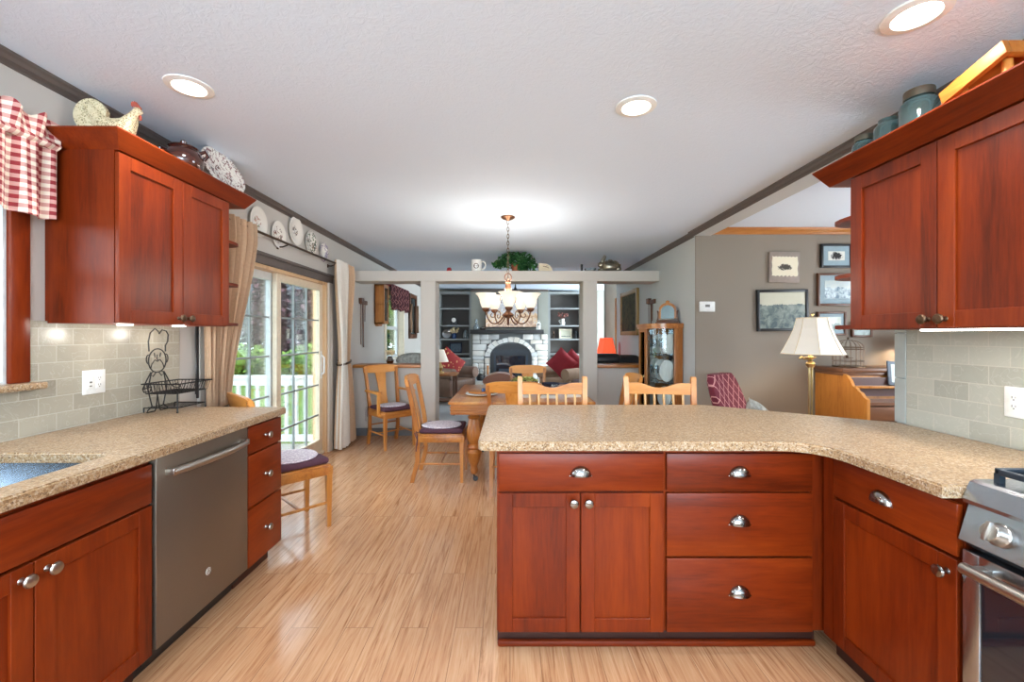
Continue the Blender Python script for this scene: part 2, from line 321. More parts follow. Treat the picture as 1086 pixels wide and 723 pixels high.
# ---------------------------------------------------------------- mesh helpers
I4 = Matrix.Identity(4)
def rotm(a, ax): return Matrix.Rotation(a, 4, ax)
def T(x, y, z): return Matrix.Translation((x, y, z))
class MB:
    def __init__(s): s.bm = bmesh.new()
    def _m(s, vs, m):
        if m is not None: bmesh.ops.transform(s.bm, matrix=m, verts=vs)
    def box(s, x0, x1, y0, y1, z0, z1, bev=0.0, seg=2, m=None):
        r = bmesh.ops.create_cube(s.bm, size=1); vs = r['verts']
        for v in vs: v.co = ((x0+x1)/2+v.co.x*(x1-x0), (y0+y1)/2+v.co.y*(y1-y0), (z0+z1)/2+v.co.z*(z1-z0))
        if m is not None: s._m(vs, m)
        if bev > 0:
            es = list({e for v in vs for e in v.link_edges})
            bmesh.ops.bevel(s.bm, geom=es, offset=min(bev, .49*min(abs(x1-x0), abs(y1-y0), abs(z1-z0))), segments=seg, affect='EDGES', profile=.5)
        return s
    def loops(s, rings, closed=True, cap=True, wrap=False):
        vr = [[s.bm.verts.new(p) for p in r] for r in rings]; n = len(vr[0])
        pairs = list(zip(vr, vr[1:])) + ([(vr[-1], vr[0])] if wrap else [])
        for a, b in pairs:
            for i in range(n if closed else n-1):
                j = (i+1) % n
                try: s.bm.faces.new((a[i], a[j], b[j], b[i]))
                except ValueError: pass
        if cap and closed and not wrap:
            for r in (vr[0][::-1], vr[-1]):
                try: s.bm.faces.new(r)
                except ValueError: pass
        return s
    def lathe(s, prof, n=24, c=(0, 0, 0), m=None, cap=True, sx=1, sy=1, flute=0, fl=(0, 0)):
        rings = []
        for r, z in prof:
            ring = []
            for i in range(n):
                a = 2*pi*i/n; rr = max(r, 1e-4)
                if flute and fl[0] <= z <= fl[1]: rr *= 1-flute*(i % 2)
                p = Vector((c[0]+rr*cos(a)*sx, c[1]+rr*sin(a)*sy, c[2]+z))
                ring.append(m @ p if m is not None else p)
            rings.append(ring)
        return s.loops(rings, True, cap)
    def tube(s, pts, r, n=8, closed=False, cap=True, flat=1.0):
        pts = [Vector(p) for p in pts]; k = len(pts); rs = r if isinstance(r, (list, tuple)) else [r]*k
        rings = []; up = None
        for i, p in enumerate(pts):
            a = pts[i-1] if (i > 0 or closed) else p; b = pts[(i+1) % k] if (i < k-1 or closed) else p
            t = (b-a).normalized() if (b-a).length > 1e-9 else Vector((0, 0, 1))
            if up is None: up = Vector((0, 0, 1)) if abs(t.z) < .9 else Vector((1, 0, 0))
            sd = t.cross(up)
            if sd.length < 1e-6: sd = t.cross(Vector((0, 1, .1)))
            sd.normalize(); up = sd.cross(t).normalized()
            rings.append([p+sd*(rs[i]*cos(2*pi*j/n))+up*(rs[i]*flat*sin(2*pi*j/n)) for j in range(n)])
        return s.loops(rings, True, cap, closed)
    def prism(s, poly, d0, d1, axis='z', m=None):
        def P(u, v, d):
            q = Vector({'z': (u, v, d), 'y': (u, d, v), 'x': (d, u, v)}[axis]); return m @ q if m is not None else q
        s.loops([[P(u, v, d0) for u, v in poly], [P(u, v, d1) for u, v in poly]]); return s
    def ball(s, c, rx, ry=None, rz=None, sub=2, m=None):
        r = bmesh.ops.create_icosphere(s.bm, subdivisions=sub, radius=1)
        for v in r['verts']: v.co = Vector((v.co.x*rx, v.co.y*(ry or rx), v.co.z*(rz or rx)))
        if m is not None: s._m(r['verts'], m)
        for v in r['verts']: v.co += Vector(c)
        return s
    def sheet(s, f, nu, nv, th=0.0, off=None):
        g = [[Vector(f(i/nu, j/nv)) for i in range(nu+1)] for j in range(nv+1)]
        if not th: return s.loops(g, False, False)
        o = Vector(off or (0, th, 0)); top = g; bot = [[p+o for p in r] for r in g]
        A = [[s.bm.verts.new(p) for p in r] for r in top]; B = [[s.bm.verts.new(p) for p in r] for r in bot]
        for j in range(nv):
            for i in range(nu):
                s.bm.faces.new((A[j][i], A[j][i+1], A[j+1][i+1], A[j+1][i])); s.bm.faces.new((B[j][i], B[j+1][i], B[j+1][i+1], B[j][i+1]))
        for j in range(nv):
            s.bm.faces.new((A[j][0], A[j+1][0], B[j+1][0], B[j][0])); s.bm.faces.new((A[j][nu], B[j][nu], B[j+1][nu], A[j+1][nu]))
        for i in range(nu):
            s.bm.faces.new((A[0][i], B[0][i], B[0][i+1], A[0][i+1])); s.bm.faces.new((A[nv][i], A[nv][i+1], B[nv][i+1], B[nv][i]))
        return s
    def leaves(s, c, rad, n, size, rng, shell=.55, low=-1.0):
        for _ in range(n):
            while True:
                d = Vector((rng.uniform(-1, 1), rng.uniform(-1, 1), rng.uniform(low, 1)))
                if shell < d.length < 1: break
            p = Vector(c)+Vector((d.x*rad[0], d.y*rad[1], d.z*rad[2]))
            q = Matrix.Rotation(rng.uniform(0, 6.3), 3, 'Z') @ Matrix.Rotation(rng.uniform(-1.3, 1.3), 3, 'X') @ Matrix.Rotation(rng.uniform(0, 6.3), 3, 'Z')
            z = size*rng.uniform(.7, 1.3)
            vs = [s.bm.verts.new(p+q @ Vector(a)*z) for a in ((0, -.6, 0), (.36, -.1, .08), (0, .7, -.05), (-.36, -.1, .08))]
            s.bm.faces.new(vs)
        return s
    def obj(s, name, mat, parent=None, smooth=40, loc=None, rot=None):
        bmesh.ops.recalc_face_normals(s.bm, faces=s.bm.faces)
        me = bpy.data.meshes.new(name); s.bm.to_mesh(me); s.bm.free(); me.materials.append(M[mat] if isinstance(mat, str) else mat)
        if smooth:
            me.shade_smooth(); me.set_sharp_from_angle(angle=R(smooth))
        o = bpy.data.objects.new(name, me); COL.objects.link(o)
        if parent: o.parent = parent
        if loc: o.location = loc
        if rot: o.rotation_euler = rot
        return o
def tag(o, label, cat, group=None):
    o['label'] = label; o['category'] = cat
    if group: o['group'] = group
    return o
def thing(name, label, cat, loc=(0, 0, 0), rz=0, group=None):
    o = bpy.data.objects.new(name, None); COL.objects.link(o); o.location = loc; o.rotation_euler = (0, 0, rz); o.empty_display_size = .05
    return tag(o, label, cat, group)
def struct(o): o['kind'] = 'structure'; return o
def dup(o, loc=None, rz=None, label=None, parent=None):
    c = o.copy(); COL.objects.link(c)
    if parent: c.parent = parent
    if loc is not None: c.location = loc
    if rz is not None: c.rotation_euler = (0, 0, rz)
    if label: c['label'] = label
    for ch in list(o.children): dup(ch, parent=c)
    return c
def sbox(name, mat, *a, bev=0): return struct(MB().box(*a, bev=bev).obj(name, mat, smooth=0))

# ---------------------------------------------------------------- room shell
XL, XR = -2.115, 1.975           # kitchen faces of the side walls
def cz(x): return 2.5014-.0163*x  # the ceiling falls a little to the right
struct(MB().box(-2.35, 5.0, -2.75, 11.3, -.06, 0).obj('floor', 'floor', smooth=0))
struct(MB().box(-2.1, 4.5, 6.12, 11.0, .0, .012).obj('floor_carpet', 'carpet', smooth=0))
b = MB()
b.loops([[(x, y, cz(x)+dz) for x, dz in ((-2.3, 0), (2.15, 0), (2.15, .12), (-2.3, .12))] for y in (-2.75, 11.3)])
struct(b.obj('ceiling', 'ceiling', smooth=0))
sbox('ceiling_side_room', 'ceiling', 2.15, 5.0, -2.75, 11.3, 2.505, 2.62)
# left wall, pierced by sink window, patio door and living-room window
WIN, DOOR, WLIV = (.78, 1.80, 1.15, 2.12), (3.0, 4.97, 0.0, 1.96), (7.30, 8.42, .92, 2.05)
b = MB(); y = -2.75; XO = -2.27; top = 2.58
for y0, y1, z0, z1 in (WIN, DOOR, WLIV):
    b.box(XO, XL, y, y0, 0, top)
    if z0 > 0: b.box(XO, XL, y0, y1, 0, z0)
    b.box(XO, XL, y0, y1, z1, top); y = y1
b.box(XO, XL, y, 11.3, 0, top)
struct(b.obj('wall_left', 'wall', smooth=0))
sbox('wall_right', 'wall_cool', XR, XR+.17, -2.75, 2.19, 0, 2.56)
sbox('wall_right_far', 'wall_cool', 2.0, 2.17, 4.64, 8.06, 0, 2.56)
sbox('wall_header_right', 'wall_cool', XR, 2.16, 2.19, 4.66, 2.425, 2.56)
sbox('wall_taupe_side_room', 'taupe', 2.0, 4.9, 4.625, 4.64, 0, 2.51)
sbox('wall_side_room_back', 'taupe', 2.17, 4.9, 4.64, 4.75, 0, 2.56)
b = MB()
for a in ((4.8, 4.95, -2.75, 2.1, 0, 2.6), (4.8, 4.95, 3.7, 8.8, 0, 2.6), (4.8, 4.95, 2.1, 3.7, 0, .85), (4.8, 4.95, 2.1, 3.7, 2.15, 2.6)): b.box(*a)
struct(b.obj('wall_side_room_right', 'taupe', smooth=0))
b = MB()
for a in ((-2.27, -1.8, -2.75, -2.6, 0, 2.6), (1.8, 5, -2.75, -2.6, 0, 2.6), (-1.8, 1.8, -2.75, -2.6, 0, .8), (-1.8, 1.8, -2.75, -2.6, 2.3, 2.6)): b.box(*a)
struct(b.obj('wall_rear', 'wall', smooth=0))
sbox('wall_side_room_near', 'taupe', 2.145, 4.8, .3, .42, 0, 2.6)
sbox('wall_back', 'chimney', -2.27, 4.5, 11.1, 11.25, 0, 2.6)
b = MB()
for a in ((4.25, 4.4, 8.0, 8.3, 0, 2.6), (4.25, 4.4, 10.3, 11.1, 0, 2.6), (4.25, 4.4, 8.3, 10.3, 0, .7), (4.25, 4.4, 8.3, 10.3, 2.3, 2.6), (2.17, 4.4, 7.9, 8.05, 0, 2.6)): b.box(*a)
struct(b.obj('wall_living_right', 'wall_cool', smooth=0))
sbox('pillar_living_right', 'taupe', 1.86, 2.16, 8.35, 8.5, 0, 2.5)
sbox('trim_5', 'desk', 1.985, 2.03, 8.07, 8.13, 0, 2.05)
# tile splashbacks
sbox('wall_tile_left', 'tile_left', XL, XL+.012, 1.88, 2.73, .914, 1.42)
sbox('wall_tile_under_window', 'tile_left', XL, XL+.012, -.6, 1.88, .914, 1.12)
b = MB().box(XR-.012, XR, .3, 2.125, .914, 1.40); struct(b.obj('wall_tile_right', 'tile_right', smooth=0))
b = MB()
for z in (.917, 1.142, 1.367): b.box(XR-.014, XR, 2.128, 2.19, z, min(z+.222, 1.40), bev=.003)
struct(b.obj('trim_tile_edge', 'tile_edge', smooth=0))
# crown mouldings
def crown(name, mat, p, y0, y1):
    return struct(MB().loops([[(x, y, z) for x, z in p] for y in (y0, y1)]).obj(name, mat, smooth=0))
def crown_prof(x, s, pr, dr):
    z = cz(x+s*pr); pts = [(x, cz(x)), (x+s*pr, z), (x+s*pr, z-.012), (x+s*pr*.8, z-.02), (x+s*pr*.62, z-.034), (x+s*pr*.45, z-.036), (x+s*pr*.32, z-dr*.82), (x+s*pr*.2, z-dr*.86), (x+s*.006, z-dr), (x, z-dr)]
    return pts
crown('trim_crown_left', 'crown', crown_prof(XL, 1, .05, .05), -2.6, 11.1)
crown('trim_crown_right', 'crown', crown_prof(XR, -1, .042, .052), -2.6, 4.66)
crown('trim_crown_right_far', 'crown', crown_prof(2.0, -1, .045, .052), 4.66, 8.06)
struct(MB().loops([[(x, yy, zz) for yy, zz in ((4.625, 2.505), (4.57, 2.505), (4.575, 2.48), (4.60, 2.455), (4.61, 2.44), (4.625, 2.438))] for x in (2.165, 4.8)]).obj('trim_crown_oak', 'oak_x', smooth=0))
struct(MB().loops([[(x, yy, zz) for yy, zz in ((10.72, 2.50), (10.66, 2.50), (10.68, 2.45), (10.715, 2.42))] for x in (-.97, .95)]).obj('trim_crown_chimney', 'crown', smooth=0))
# beam, pillars, half walls of the dining-room divide
sbox('beam_divider', 'beam', XL, 2.0, 5.75, 6.1, 2.077, 2.216, bev=.004)
PL, PR = (-1.20, -1.005), (.98, 1.17)
for n, (a, c) in (('pillar_left', PL), ('pillar_right', PR)): sbox(n, 'beam', a, c, 5.76, 6.09, 0, 2.078, bev=.004)
for n, a, c in (('left', XL, PL[0]), ('right', PR[1], 2.0)):
    sbox('wall_half_'+n, 'wall', a, c, 5.8, 6.04, 0, .92)
    struct(MB().box(a+.001, c-.001, 5.74, 6.1, .915, .957, bev=.008).obj('trim_cap_'+n, 'oak_x'))
    sbox('baseboard_half_'+n, 'base', a, c, 5.785, 5.80, 0, .10)
sbox('baseboard_left', 'base', XL, XL+.014, 5.08, 5.80, 0, .10)
sbox('baseboard_right', 'base', 1.986, 2.0, 4.64, 5.8, 0, .10)
sbox('baseboard_side_room', 'base', 2.0, 4.8, 4.61, 4.625, 0, .10)

# ---------------------------------------------------------------- patio door, windows
d = struct(bpy.data.objects.new('door_1', None)); COL.objects.link(d); d.location = (-2.2, 0, 0)
b = MB(); y0, y1, zt = DOOR[0], DOOR[1], DOOR[3]
b.box(-.07, .085, y1-.03, y1-.0, 0, zt); b.box(-.07, .085, y0, y0+.03, 0, zt); b.box(-.07, .085, y0+.03, y1-.03, zt-.03, zt)
b.obj('jamb', 'tanwood', d, 0)
b = MB(); b.box(.075, .105, y1, y1+.10, 0, zt+.0); b.box(.075, .105, y0-.10, y0, 0, zt); b.obj('side_casing', 'beam', d, 0)
b = MB(); b.box(.075, .108, y0-.10, y1+.10, zt, zt+.085); b.box(.075, .125, y0-.11, y1+.11, zt+.07, zt+.095); b.obj('head_casing', 'crown', d, 0)
b = MB(); b.box(-.06, .06, y0+.03, y1-.03, 0, .03); b.obj('threshold', 'cream_vinyl', d, 0)
def sash(nm, a, c, x, mt, stm):
    b = MB(); b.box(x-.02, x+.02, a, a+.075, .03, zt-.03); b.box(x-.02, x+.02, c-.075, c, .03, zt-.03)
    b.box(x-.02, x+.02, a+.075, c-.075, .03, .17); b.box(x-.02, x+.02, a+.075, c-.075, zt-.10, zt-.03)
    s_ = b.obj(nm, mt, d, 0)
    MB().box(x-.004, x+.004, a+.075, c-.075, .17, zt-.10).obj('pane', 'pane', s_, 0)
    b = MB()
    for k in (1, 2): yy = a+.075+(c-a-.15)*k/3; b.box(x-.008, x+.008, yy-.007, yy+.007, .17, zt-.10)
    for zz in (.45, .79, 1.16, 1.52): b.box(x-.008, x+.008, a+.075, c-.075, zz-.008, zz+.008)
    b.obj('grid', 'grid', s_, 0)
    return s_
sash('fixed_panel', y0+.03, 4.03, -.03, 'vinyl', 0)
sl = sash('sliding_panel', 3.97, y1-.03, .02, 'cream_vinyl', 0)
b = MB(); b.tube([(.045, 4.90, .90), (.075, 4.90, .93), (.075, 4.90, 1.10), (.045, 4.90, 1.13)], .010, 8); b.box(.038, .048, 4.885, 4.915, .86, 1.17); b.obj('handle', 'white', sl)

def window(nm, W, mat_c, mat_s, cas=.075, rails=True):
    o = struct(bpy.data.objects.new(nm, None)); COL.objects.link(o)
    a, c, z0, z1 = W
    b = MB(); X = XL
    for q in ((X-.003, X+.022, a-cas, a, z0, z1+cas), (X-.003, X+.022, c, c+cas, z0, z1+cas), (X-.003, X+.022, a, c, z1, z1+cas)): b.box(*q, bev=.006)
    b.obj('casing', mat_c, o)
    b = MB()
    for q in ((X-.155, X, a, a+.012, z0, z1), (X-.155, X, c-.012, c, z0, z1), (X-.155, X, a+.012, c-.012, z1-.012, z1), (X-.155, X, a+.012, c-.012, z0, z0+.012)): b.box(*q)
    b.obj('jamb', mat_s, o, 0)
    b = MB(); x = X-.11
    for q in ((a+.012, a+.06, z0+.012, z1-.012), (c-.06, c-.012, z0+.012, z1-.012), (a+.06, c-.06, z0+.012, z0+.06), (a+.06, c-.06, z1-.06, z1-.012)): b.box(x-.02, x+.02, *q)
    if rails: b.box(x-.018, x+.018, a+.06, c-.06, (z0+z1)/2-.03, (z0+z1)/2+.03)
    b.obj('sash', 'vinyl', o, 0)
    MB().box(x-.004, x+.004, a+.05, c-.05, z0+.05, z1-.05).obj('pane', 'pane', o, 0)
    return o
window('window_1', WIN, 'cherry', 'vinyl')  # white jamb colours in the window glare on glossy cherry
window('window_2', WLIV, 'cream_vinyl', 'cream_vinyl', .09)
def plainwin(nm, x, a, c, z0, z1, along='y'):
    o = struct(bpy.data.objects.new(nm, None)); COL.objects.link(o)
    b = MB(); t = .05
    for q in ((a, a+t, z0, z1), (c-t, c, z0, z1), (a+t, c-t, z0, z0+t), (a+t, c-t, z1-t, z1), ((a+c)/2-t/2, (a+c)/2+t/2, z0+t, z1-t)):
        b.box(x-.03, x+.03, *q) if along == 'y' else b.box(q[0], q[1], x-.03, x+.03, q[2], q[3])
    b.obj('sash', 'vinyl', o, 0)
plainwin('window_added_3', -2.68, -1.8, 1.8, .8, 2.3, 'x'); plainwin('window_added_4', 4.86, 2.1, 3.7, .85, 2.15); plainwin('window_added_5', 4.32, 8.3, 10.3, .7, 2.3)  # unseen windows, added as openings for the extra fill light

# ---------------------------------------------------------------- outdoors
rng = random.Random(3)
struct(MB().box(-60, -2.27, -40, 60, -.72, -.7).obj('ground_lawn', 'grass', smooth=0))
b = MB()
for k in range(28): b.box(-6.0+k*.134, -5.874+k*.134, -1, 6.0, -.20, -.165)
struct(b.obj('floor_deck', 'deck', smooth=0))
rl = thing('deck_railing', 'white deck railing with square balusters outside the patio door', 'railing', (-2.3, 5.9, -.165))
MB().box(-3.7, 0, -.05, .05, .92, .965, bev=.006).box(-3.7, 0, -.025, .025, .83, .92).obj('top_rail', 'vinyl', rl)
MB().box(-3.7, 0, -.025, .025, .06, .15).obj('bottom_rail', 'vinyl', rl, 0)
for k in range(27): MB().box(-.11-k*.132-.02, -.11-k*.132+.02, -.02, .02, .15, .83).obj('baluster', 'vinyl', rl, 0)
for x in (-3.75, -1.9): MB().box(x-.05, x+.05, -.05, .05, 0, .98).box(x-.06, x+.06, -.06, .06, .98, 1.01).obj('post', 'vinyl', rl, 0)
def tree(nm, label, cat, loc, trunk, blobs, n, size, mat, group=None):
    t = thing(nm, label, cat, loc, 0, group)
    b = MB().tube([(0, 0, 0), (.03, 0, trunk*.5), (0, .02, trunk)], [.14, .11, .07] if trunk > 1 else [.05, .04, .03], 8)
    for c, r in blobs: b.tube([(0, .02, trunk*.7), tuple(c)], [.05, .015], 6)
    b.obj('trunk', 'bark', t)
    b = MB()
    for c, r in blobs: b.leaves(c, r, n, size, rng, .55).ball(c, r[0]*.66, r[1]*.66, r[2]*.66, 2)
    b.obj('foliage', mat, t, 0)
    return t
tree('copper_tree', 'dark copper-leaved tree beyond the deck railing outside the patio door', 'tree', (-10.8, 21.6, -.7), 1.8,
     [((0, 0, 3.4), (2.6, 2.4, 2.6)), ((-2.2, .5, 3.0), (2.0, 2.0, 2.2)), ((.9, 0, 5.4), (2.0, 2.0, 2.4)), ((.9, -.6, 2.3), (1.5, 1.6, 1.6)), ((-1.0, 0, 6.4), (2.4, 2.3, 2.6))], 3800, .22, 'leaf_red')
for i, (x, y, s, lb) in enumerate(((-8.3, 18.2, 1.7, 'bright green shrub seen through the right pane above the railing'), (-11.6, 18.6, 1.65, 'bright green shrub seen between the door panels above the railing'), (-15.0, 18.4, 1.8, 'bright green shrub seen low through the left pane beside the drape'))):
    tree('garden_shrub', lb, 'shrub', (x, y, -.7), 1.2, [((0, 0, .85), (.85*s, 1.2, .85)), ((.45*s, .1, .7), (.45*s, .9, .72)), ((-.45*s, 0, .72), (.45*s, .9, .72))], 1300, .16, 'leaf_green', 'shrubs behind the deck railing')
hz = ((-19.5, 26, 'leaf_dark', 'tall dark evergreen seen through the left panel of the patio door'), (-26, 36, 'leaf_dark', 'dark tree behind the copper tree, left of its trunk'), (-15.6, 35.0, 'leaf_dark', 'dark tree behind the copper tree, right of its trunk'), (-6.6, 27, 'leaf_green', 'pale green tree at the right edge of the patio door'), (-30, 25, 'leaf_dark', 'dark tree far left behind the drape'))
for x, y, mt, lb in hz:
    tree('background_tree', lb, 'tree', (x, y, -.7), 3.4, [((0, 0, 4.2), (3.8, 3.4, 4.4)), ((1.4, 0, 8.2), (3.0, 2.8, 3.2)), ((-2.0, 0, 6.6), (2.6, 2.4, 3.2))], 3200, .36, mt, 'trees beyond the lawn')

# ---------------------------------------------------------------- kitchen cabinets
def shaker(nm, x0, x1, z0, z1, par, fr=.058, wood_='cherry', label=None):
    b = MB()
    for q in ((x0, x0+fr, z0, z1), (x1-fr, x1, z0, z1), (x0+fr, x1-fr, z0, z0+fr), (x0+fr, x1-fr, z1-fr, z1)): b.box(q[0], q[1], -.02, 0, q[2], q[3], bev=.0016, seg=1)
    o = b.obj(nm, wood_, par, 30)
    MB().box(x0+fr-.006, x1-fr+.006, -.011, -.004, z0+fr-.006, z1-fr+.006).obj('panel', wood_, o, 0)
    return o
def slab(nm, x0, x1, z0, z1, par): return MB().box(x0, x1, -.02, 0, z0, z1, bev=.003).obj(nm, 'cherry_x', par)
KN = [(.0, 0), (.010, 0), (.008, .004), (.0066, .013), (.008, .019), (.0165, .022), (.0195, .0275), (.017, .033), (.009, .0358), (0, .0365)]
def knob(x, z, par, mt='pewter'):
    return MB().lathe(KN, 16, m=T(x, -.0205, z) @ rotm(pi/2, 'X')).obj('knob', mt, par)
def cup(x, z, par, mt='pewter'):
    b = MB(); rings = []; n = 12; wd, hh, dp = .044, .042, .026   # half-dome bin pull, open below
    for j in range(7):
        t = j/6*pi/2; rings.append([(x+wd*cos(pi*i/n)*cos(t*.98), -.0205-dp*sin(t), z-.018+hh*sin(pi*i/n)*cos(t*.98)) for i in range(n+1)])
    b.loops(rings, False, False)
    b.loops([[(p[0], min(p[1]+.004, -.0203), p[2]+.0) for p in r] for r in rings], False, False)
    b.box(x-wd-.004, x+wd+.004, -.024, -.0202, z-.021, z-.016, bev=.001)
    return b.obj('cup_pull', mt, par)
def carcass(par, x0, x1, dep, h=.876, kick=True, xk0=None, xk1=None):
    MB().box(x0, x1, .0, dep, .10, h).obj('body', 'cherry', par, 0)
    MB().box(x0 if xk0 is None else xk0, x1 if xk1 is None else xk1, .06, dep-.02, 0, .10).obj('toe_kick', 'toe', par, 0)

FXL = -1.42
# left run: sink cabinet (and the next one towards the camera), dishwasher, drawer stack
sk = thing('sink_cabinet', 'cherry base cabinet under the sink with a blank drawer front and two knobbed doors', 'cabinet', (FXL, .842, 0), pi/2)
b = MB(); w_ = .842
b.box(0, .02, 0, .69, .10, .876).box(w_-.02, w_, 0, .69, .10, .876).box(.02, w_-.02, 0, .69, .10, .12).box(.02, w_-.02, .67, .69, .12, .876).box(.02, w_-.02, 0, .02, .70, .72).box(.02, w_-.02, 0, .02, .835, .876).box(w_/2-.03, w_/2+.03, 0, .02, .12, .70)
b.obj('body', 'cherry', sk, 0); MB().box(0, w_, .06, .67, 0, .10).obj('toe_kick', 'toe', sk, 0)
slab('drawer_front', .006, w_-.006, .70, .852, sk)
for x0, x1, kx in ((.006, w_/2-.002, w_/2-.035), (w_/2+.002, w_-.006, w_/2+.035)):
    dd = shaker('door', x0, x1, .105, .69, sk); knob(kx, .652, dd, 'nickel')
nb = thing('base_cabinet', 'cherry base cabinet on the camera side of the sink cabinet', 'cabinet', (FXL, -.16, 0), pi/2)
carcass(nb, 0, 1.0, .69); slab('drawer', .006, .994, .70, .852, nb)
for x0, x1, kx in ((.006, .498, .465), (.502, .994, .535)): dd = shaker('door', x0, x1, .105, .69, nb); knob(kx, .652, dd, 'nickel')

dw = thing('dishwasher', 'slate-grey dishwasher with a bowed bar handle under the left counter', 'dishwasher', (FXL, 1.689, 0), pi/2)
MB().box(.0, .597, .03, .64, .05, .872).obj('body', 'black', dw, 0)
MB().box(.0, .597, .065, .075, 0, .10).obj('toe_kick', 'black', dw, 0)
MB().box(.003, .594, -.025, .03, .112, .872, bev=.006).obj('door', 'slate', dw)
hb = MB().tube([(.055, -.047, .800), (.12, -.068, .802), (.21, -.08, .803), (.298, -.084, .803), (.387, -.08, .803), (.475, -.068, .802), (.54, -.047, .800)], .016, 10, flat=1.0)
hb.box(.045, .066, -.062, -.024, .787, .815, bev=.003).box(.53, .551, -.062, -.024, .787, .815, bev=.003); hb.obj('handle', 'nickel', dw)
bd = MB().lathe([(0, 0), (.0165, 0), (.0165, .0015), (0, .0015)], 32, m=T(.295, -.025, .265) @ rotm(pi/2, 'X')).obj('round_badge', 'white', dw)
b = MB(); c0 = Vector((.295, -.0272, .265))
ring = lambda r, k=28: [c0+Vector((r*cos(2*pi*i/k), 0, r*sin(2*pi*i/k))) for i in range(k)]
b.tube(ring(.0142), .0008, 5, True); b.tube(ring(.0116), .0005, 5, True)
for sx in (-1, 1):   # the curled pair of letters inside the ring
    b.tube([c0+Vector((sx*.001+sx*.006*cos(a)*.75-.0005, 0, .005*sin(a))) for a in [i*.35 for i in range(17)]], .0007, 5)
    b.tube([c0+Vector((sx*.0075, 0, -.0065)), c0+Vector((sx*.003, 0, -.0015)), c0+Vector((sx*.006, 0, .005)), c0+Vector((sx*.009, 0, .007))], .0006, 5)
b.obj('script_mark', 'slate', bd)

ds = thing('drawer_cabinet', 'narrow cherry stack of three knobbed drawers at the end of the left counter', 'cabinet', (FXL, 2.291, 0), pi/2)
carcass(ds, 0, .334, .66, xk1=.33)
for z0, z1 in ((.715, .858), (.425, .705), (.105, .415)): dr = slab('drawer', .005, .334, z0, z1, ds); knob(.168, (z0+z1)/2, dr, 'nickel')

# peninsula
pc = thing('peninsula_cabinet', 'cherry peninsula cabinet with one wide drawer over two knobbed doors', 'cabinet', (-.056, 1.826, 0), 0)
carcass(pc, 0, .706, .60); dr = slab('drawer', .008, .703, .70, .857, pc); cup(.353, .782, dr)
for x0, x1, kx in ((.008, .349, .322), (.355, .703, .384)): dd = shaker('door', x0, x1, .105, .69, pc); knob(kx, .655, dd)
pd = thing('peninsula_drawer_cabinet', 'cherry peninsula stack of three wide drawers with cup pulls', 'cabinet', (.652, 1.826, 0), 0)
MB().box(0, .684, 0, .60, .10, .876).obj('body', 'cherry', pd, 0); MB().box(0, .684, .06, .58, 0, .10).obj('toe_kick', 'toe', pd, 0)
for z0, z1 in ((.70, .857), (.425, .69), (.105, .415)): dr = slab('drawer', .008, .622, z0, z1, pd); cup(.314, (z0+z1)/2+(.004 if z0 > .6 else .02), dr)
sh = struct(MB().box(-.056, 1.33, 1.862, 1.886, 0, .028, bev=.01).obj('trim_shoe_peninsula', 'cherry_x'))
# right run
rc = thing('corner_cabinet', 'cherry base cabinet between the peninsula corner and the range', 'cabinet', (1.34, 1.806, 0), -pi/2)
b = MB().box(-.34, .54, .004, .60, .10, .876); b.obj('body', 'cherry', rc, 0)
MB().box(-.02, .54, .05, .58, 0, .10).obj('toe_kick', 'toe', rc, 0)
MB().box(0.0, .05, -.02, 0, .105, .876).obj('filler', 'cherry', rc, 0)
dr = slab('drawer', .052, .538, .70, .857, rc); cup(.28, .78, dr)
dd = shaker('door', .052, .538, .105, .69, rc); knob(.51, .645, dd)

# worktops
def slab_top(nm, label, outer, holes, z0, z1, ov=.006):
    bm = bmesh.new(); es = []
    for lp in [outer]+holes:
        vs = [bm.verts.new((x, y, z1)) for x, y in lp]; es += [bm.edges.new((vs[i], vs[(i+1) % len(vs)])) for i in range(len(vs))]
    bmesh.ops.triangle_fill(bm, use_beauty=True, edges=es)
    g = bmesh.ops.extrude_face_region(bm, geom=bm.faces[:]); vs = [v for v in g['geom'] if isinstance(v, bmesh.types.BMVert)]
    bmesh.ops.translate(bm, verts=vs, vec=(0, 0, z0-z1))
    bmesh.ops.recalc_face_normals(bm, faces=bm.faces)
    ed = [e for e in bm.edges if len(e.link_faces) == 2 and e.calc_face_angle() > 1.2 and min(v.co.z for v in e.verts) > z1-.001]
    bmesh.ops.bevel(bm, geom=ed, offset=ov, segments=3, affect='EDGES')
    b = MB(); b.bm.free(); b.bm = bm; o = b.obj(nm, 'granite', None, 35); return tag(o, label, 'countertop')
def rr(x0, x1, y0, y1, r, n=6):
    return [(cx+r*cos(a0+pi/2*i/n), cy+r*sin(a0+pi/2*i/n)) for cx, cy, a0 in ((x1-r, y1-r, 0), (x0+r, y1-r, pi/2), (x0+r, y0+r, pi), (x1-r, y0+r, 1.5*pi)) for i in range(n+1)]
slab_top('countertop', 'speckled tan granite worktop along the left wall with the sink cut into it', [(-2.1025, -.6), (-1.372, -.6), (-1.372, 2.62), (-1.378, 2.638), (-1.395, 2.645), (-2.1025, 2.645)], [rr(-1.95, -1.485, .90, 1.61, .06)], .8765, .914)
arc = [(1.27-.10+.10*cos(a), 1.776-.10+.10*sin(a)) for a in [i*pi/16 for i in range(9)]]
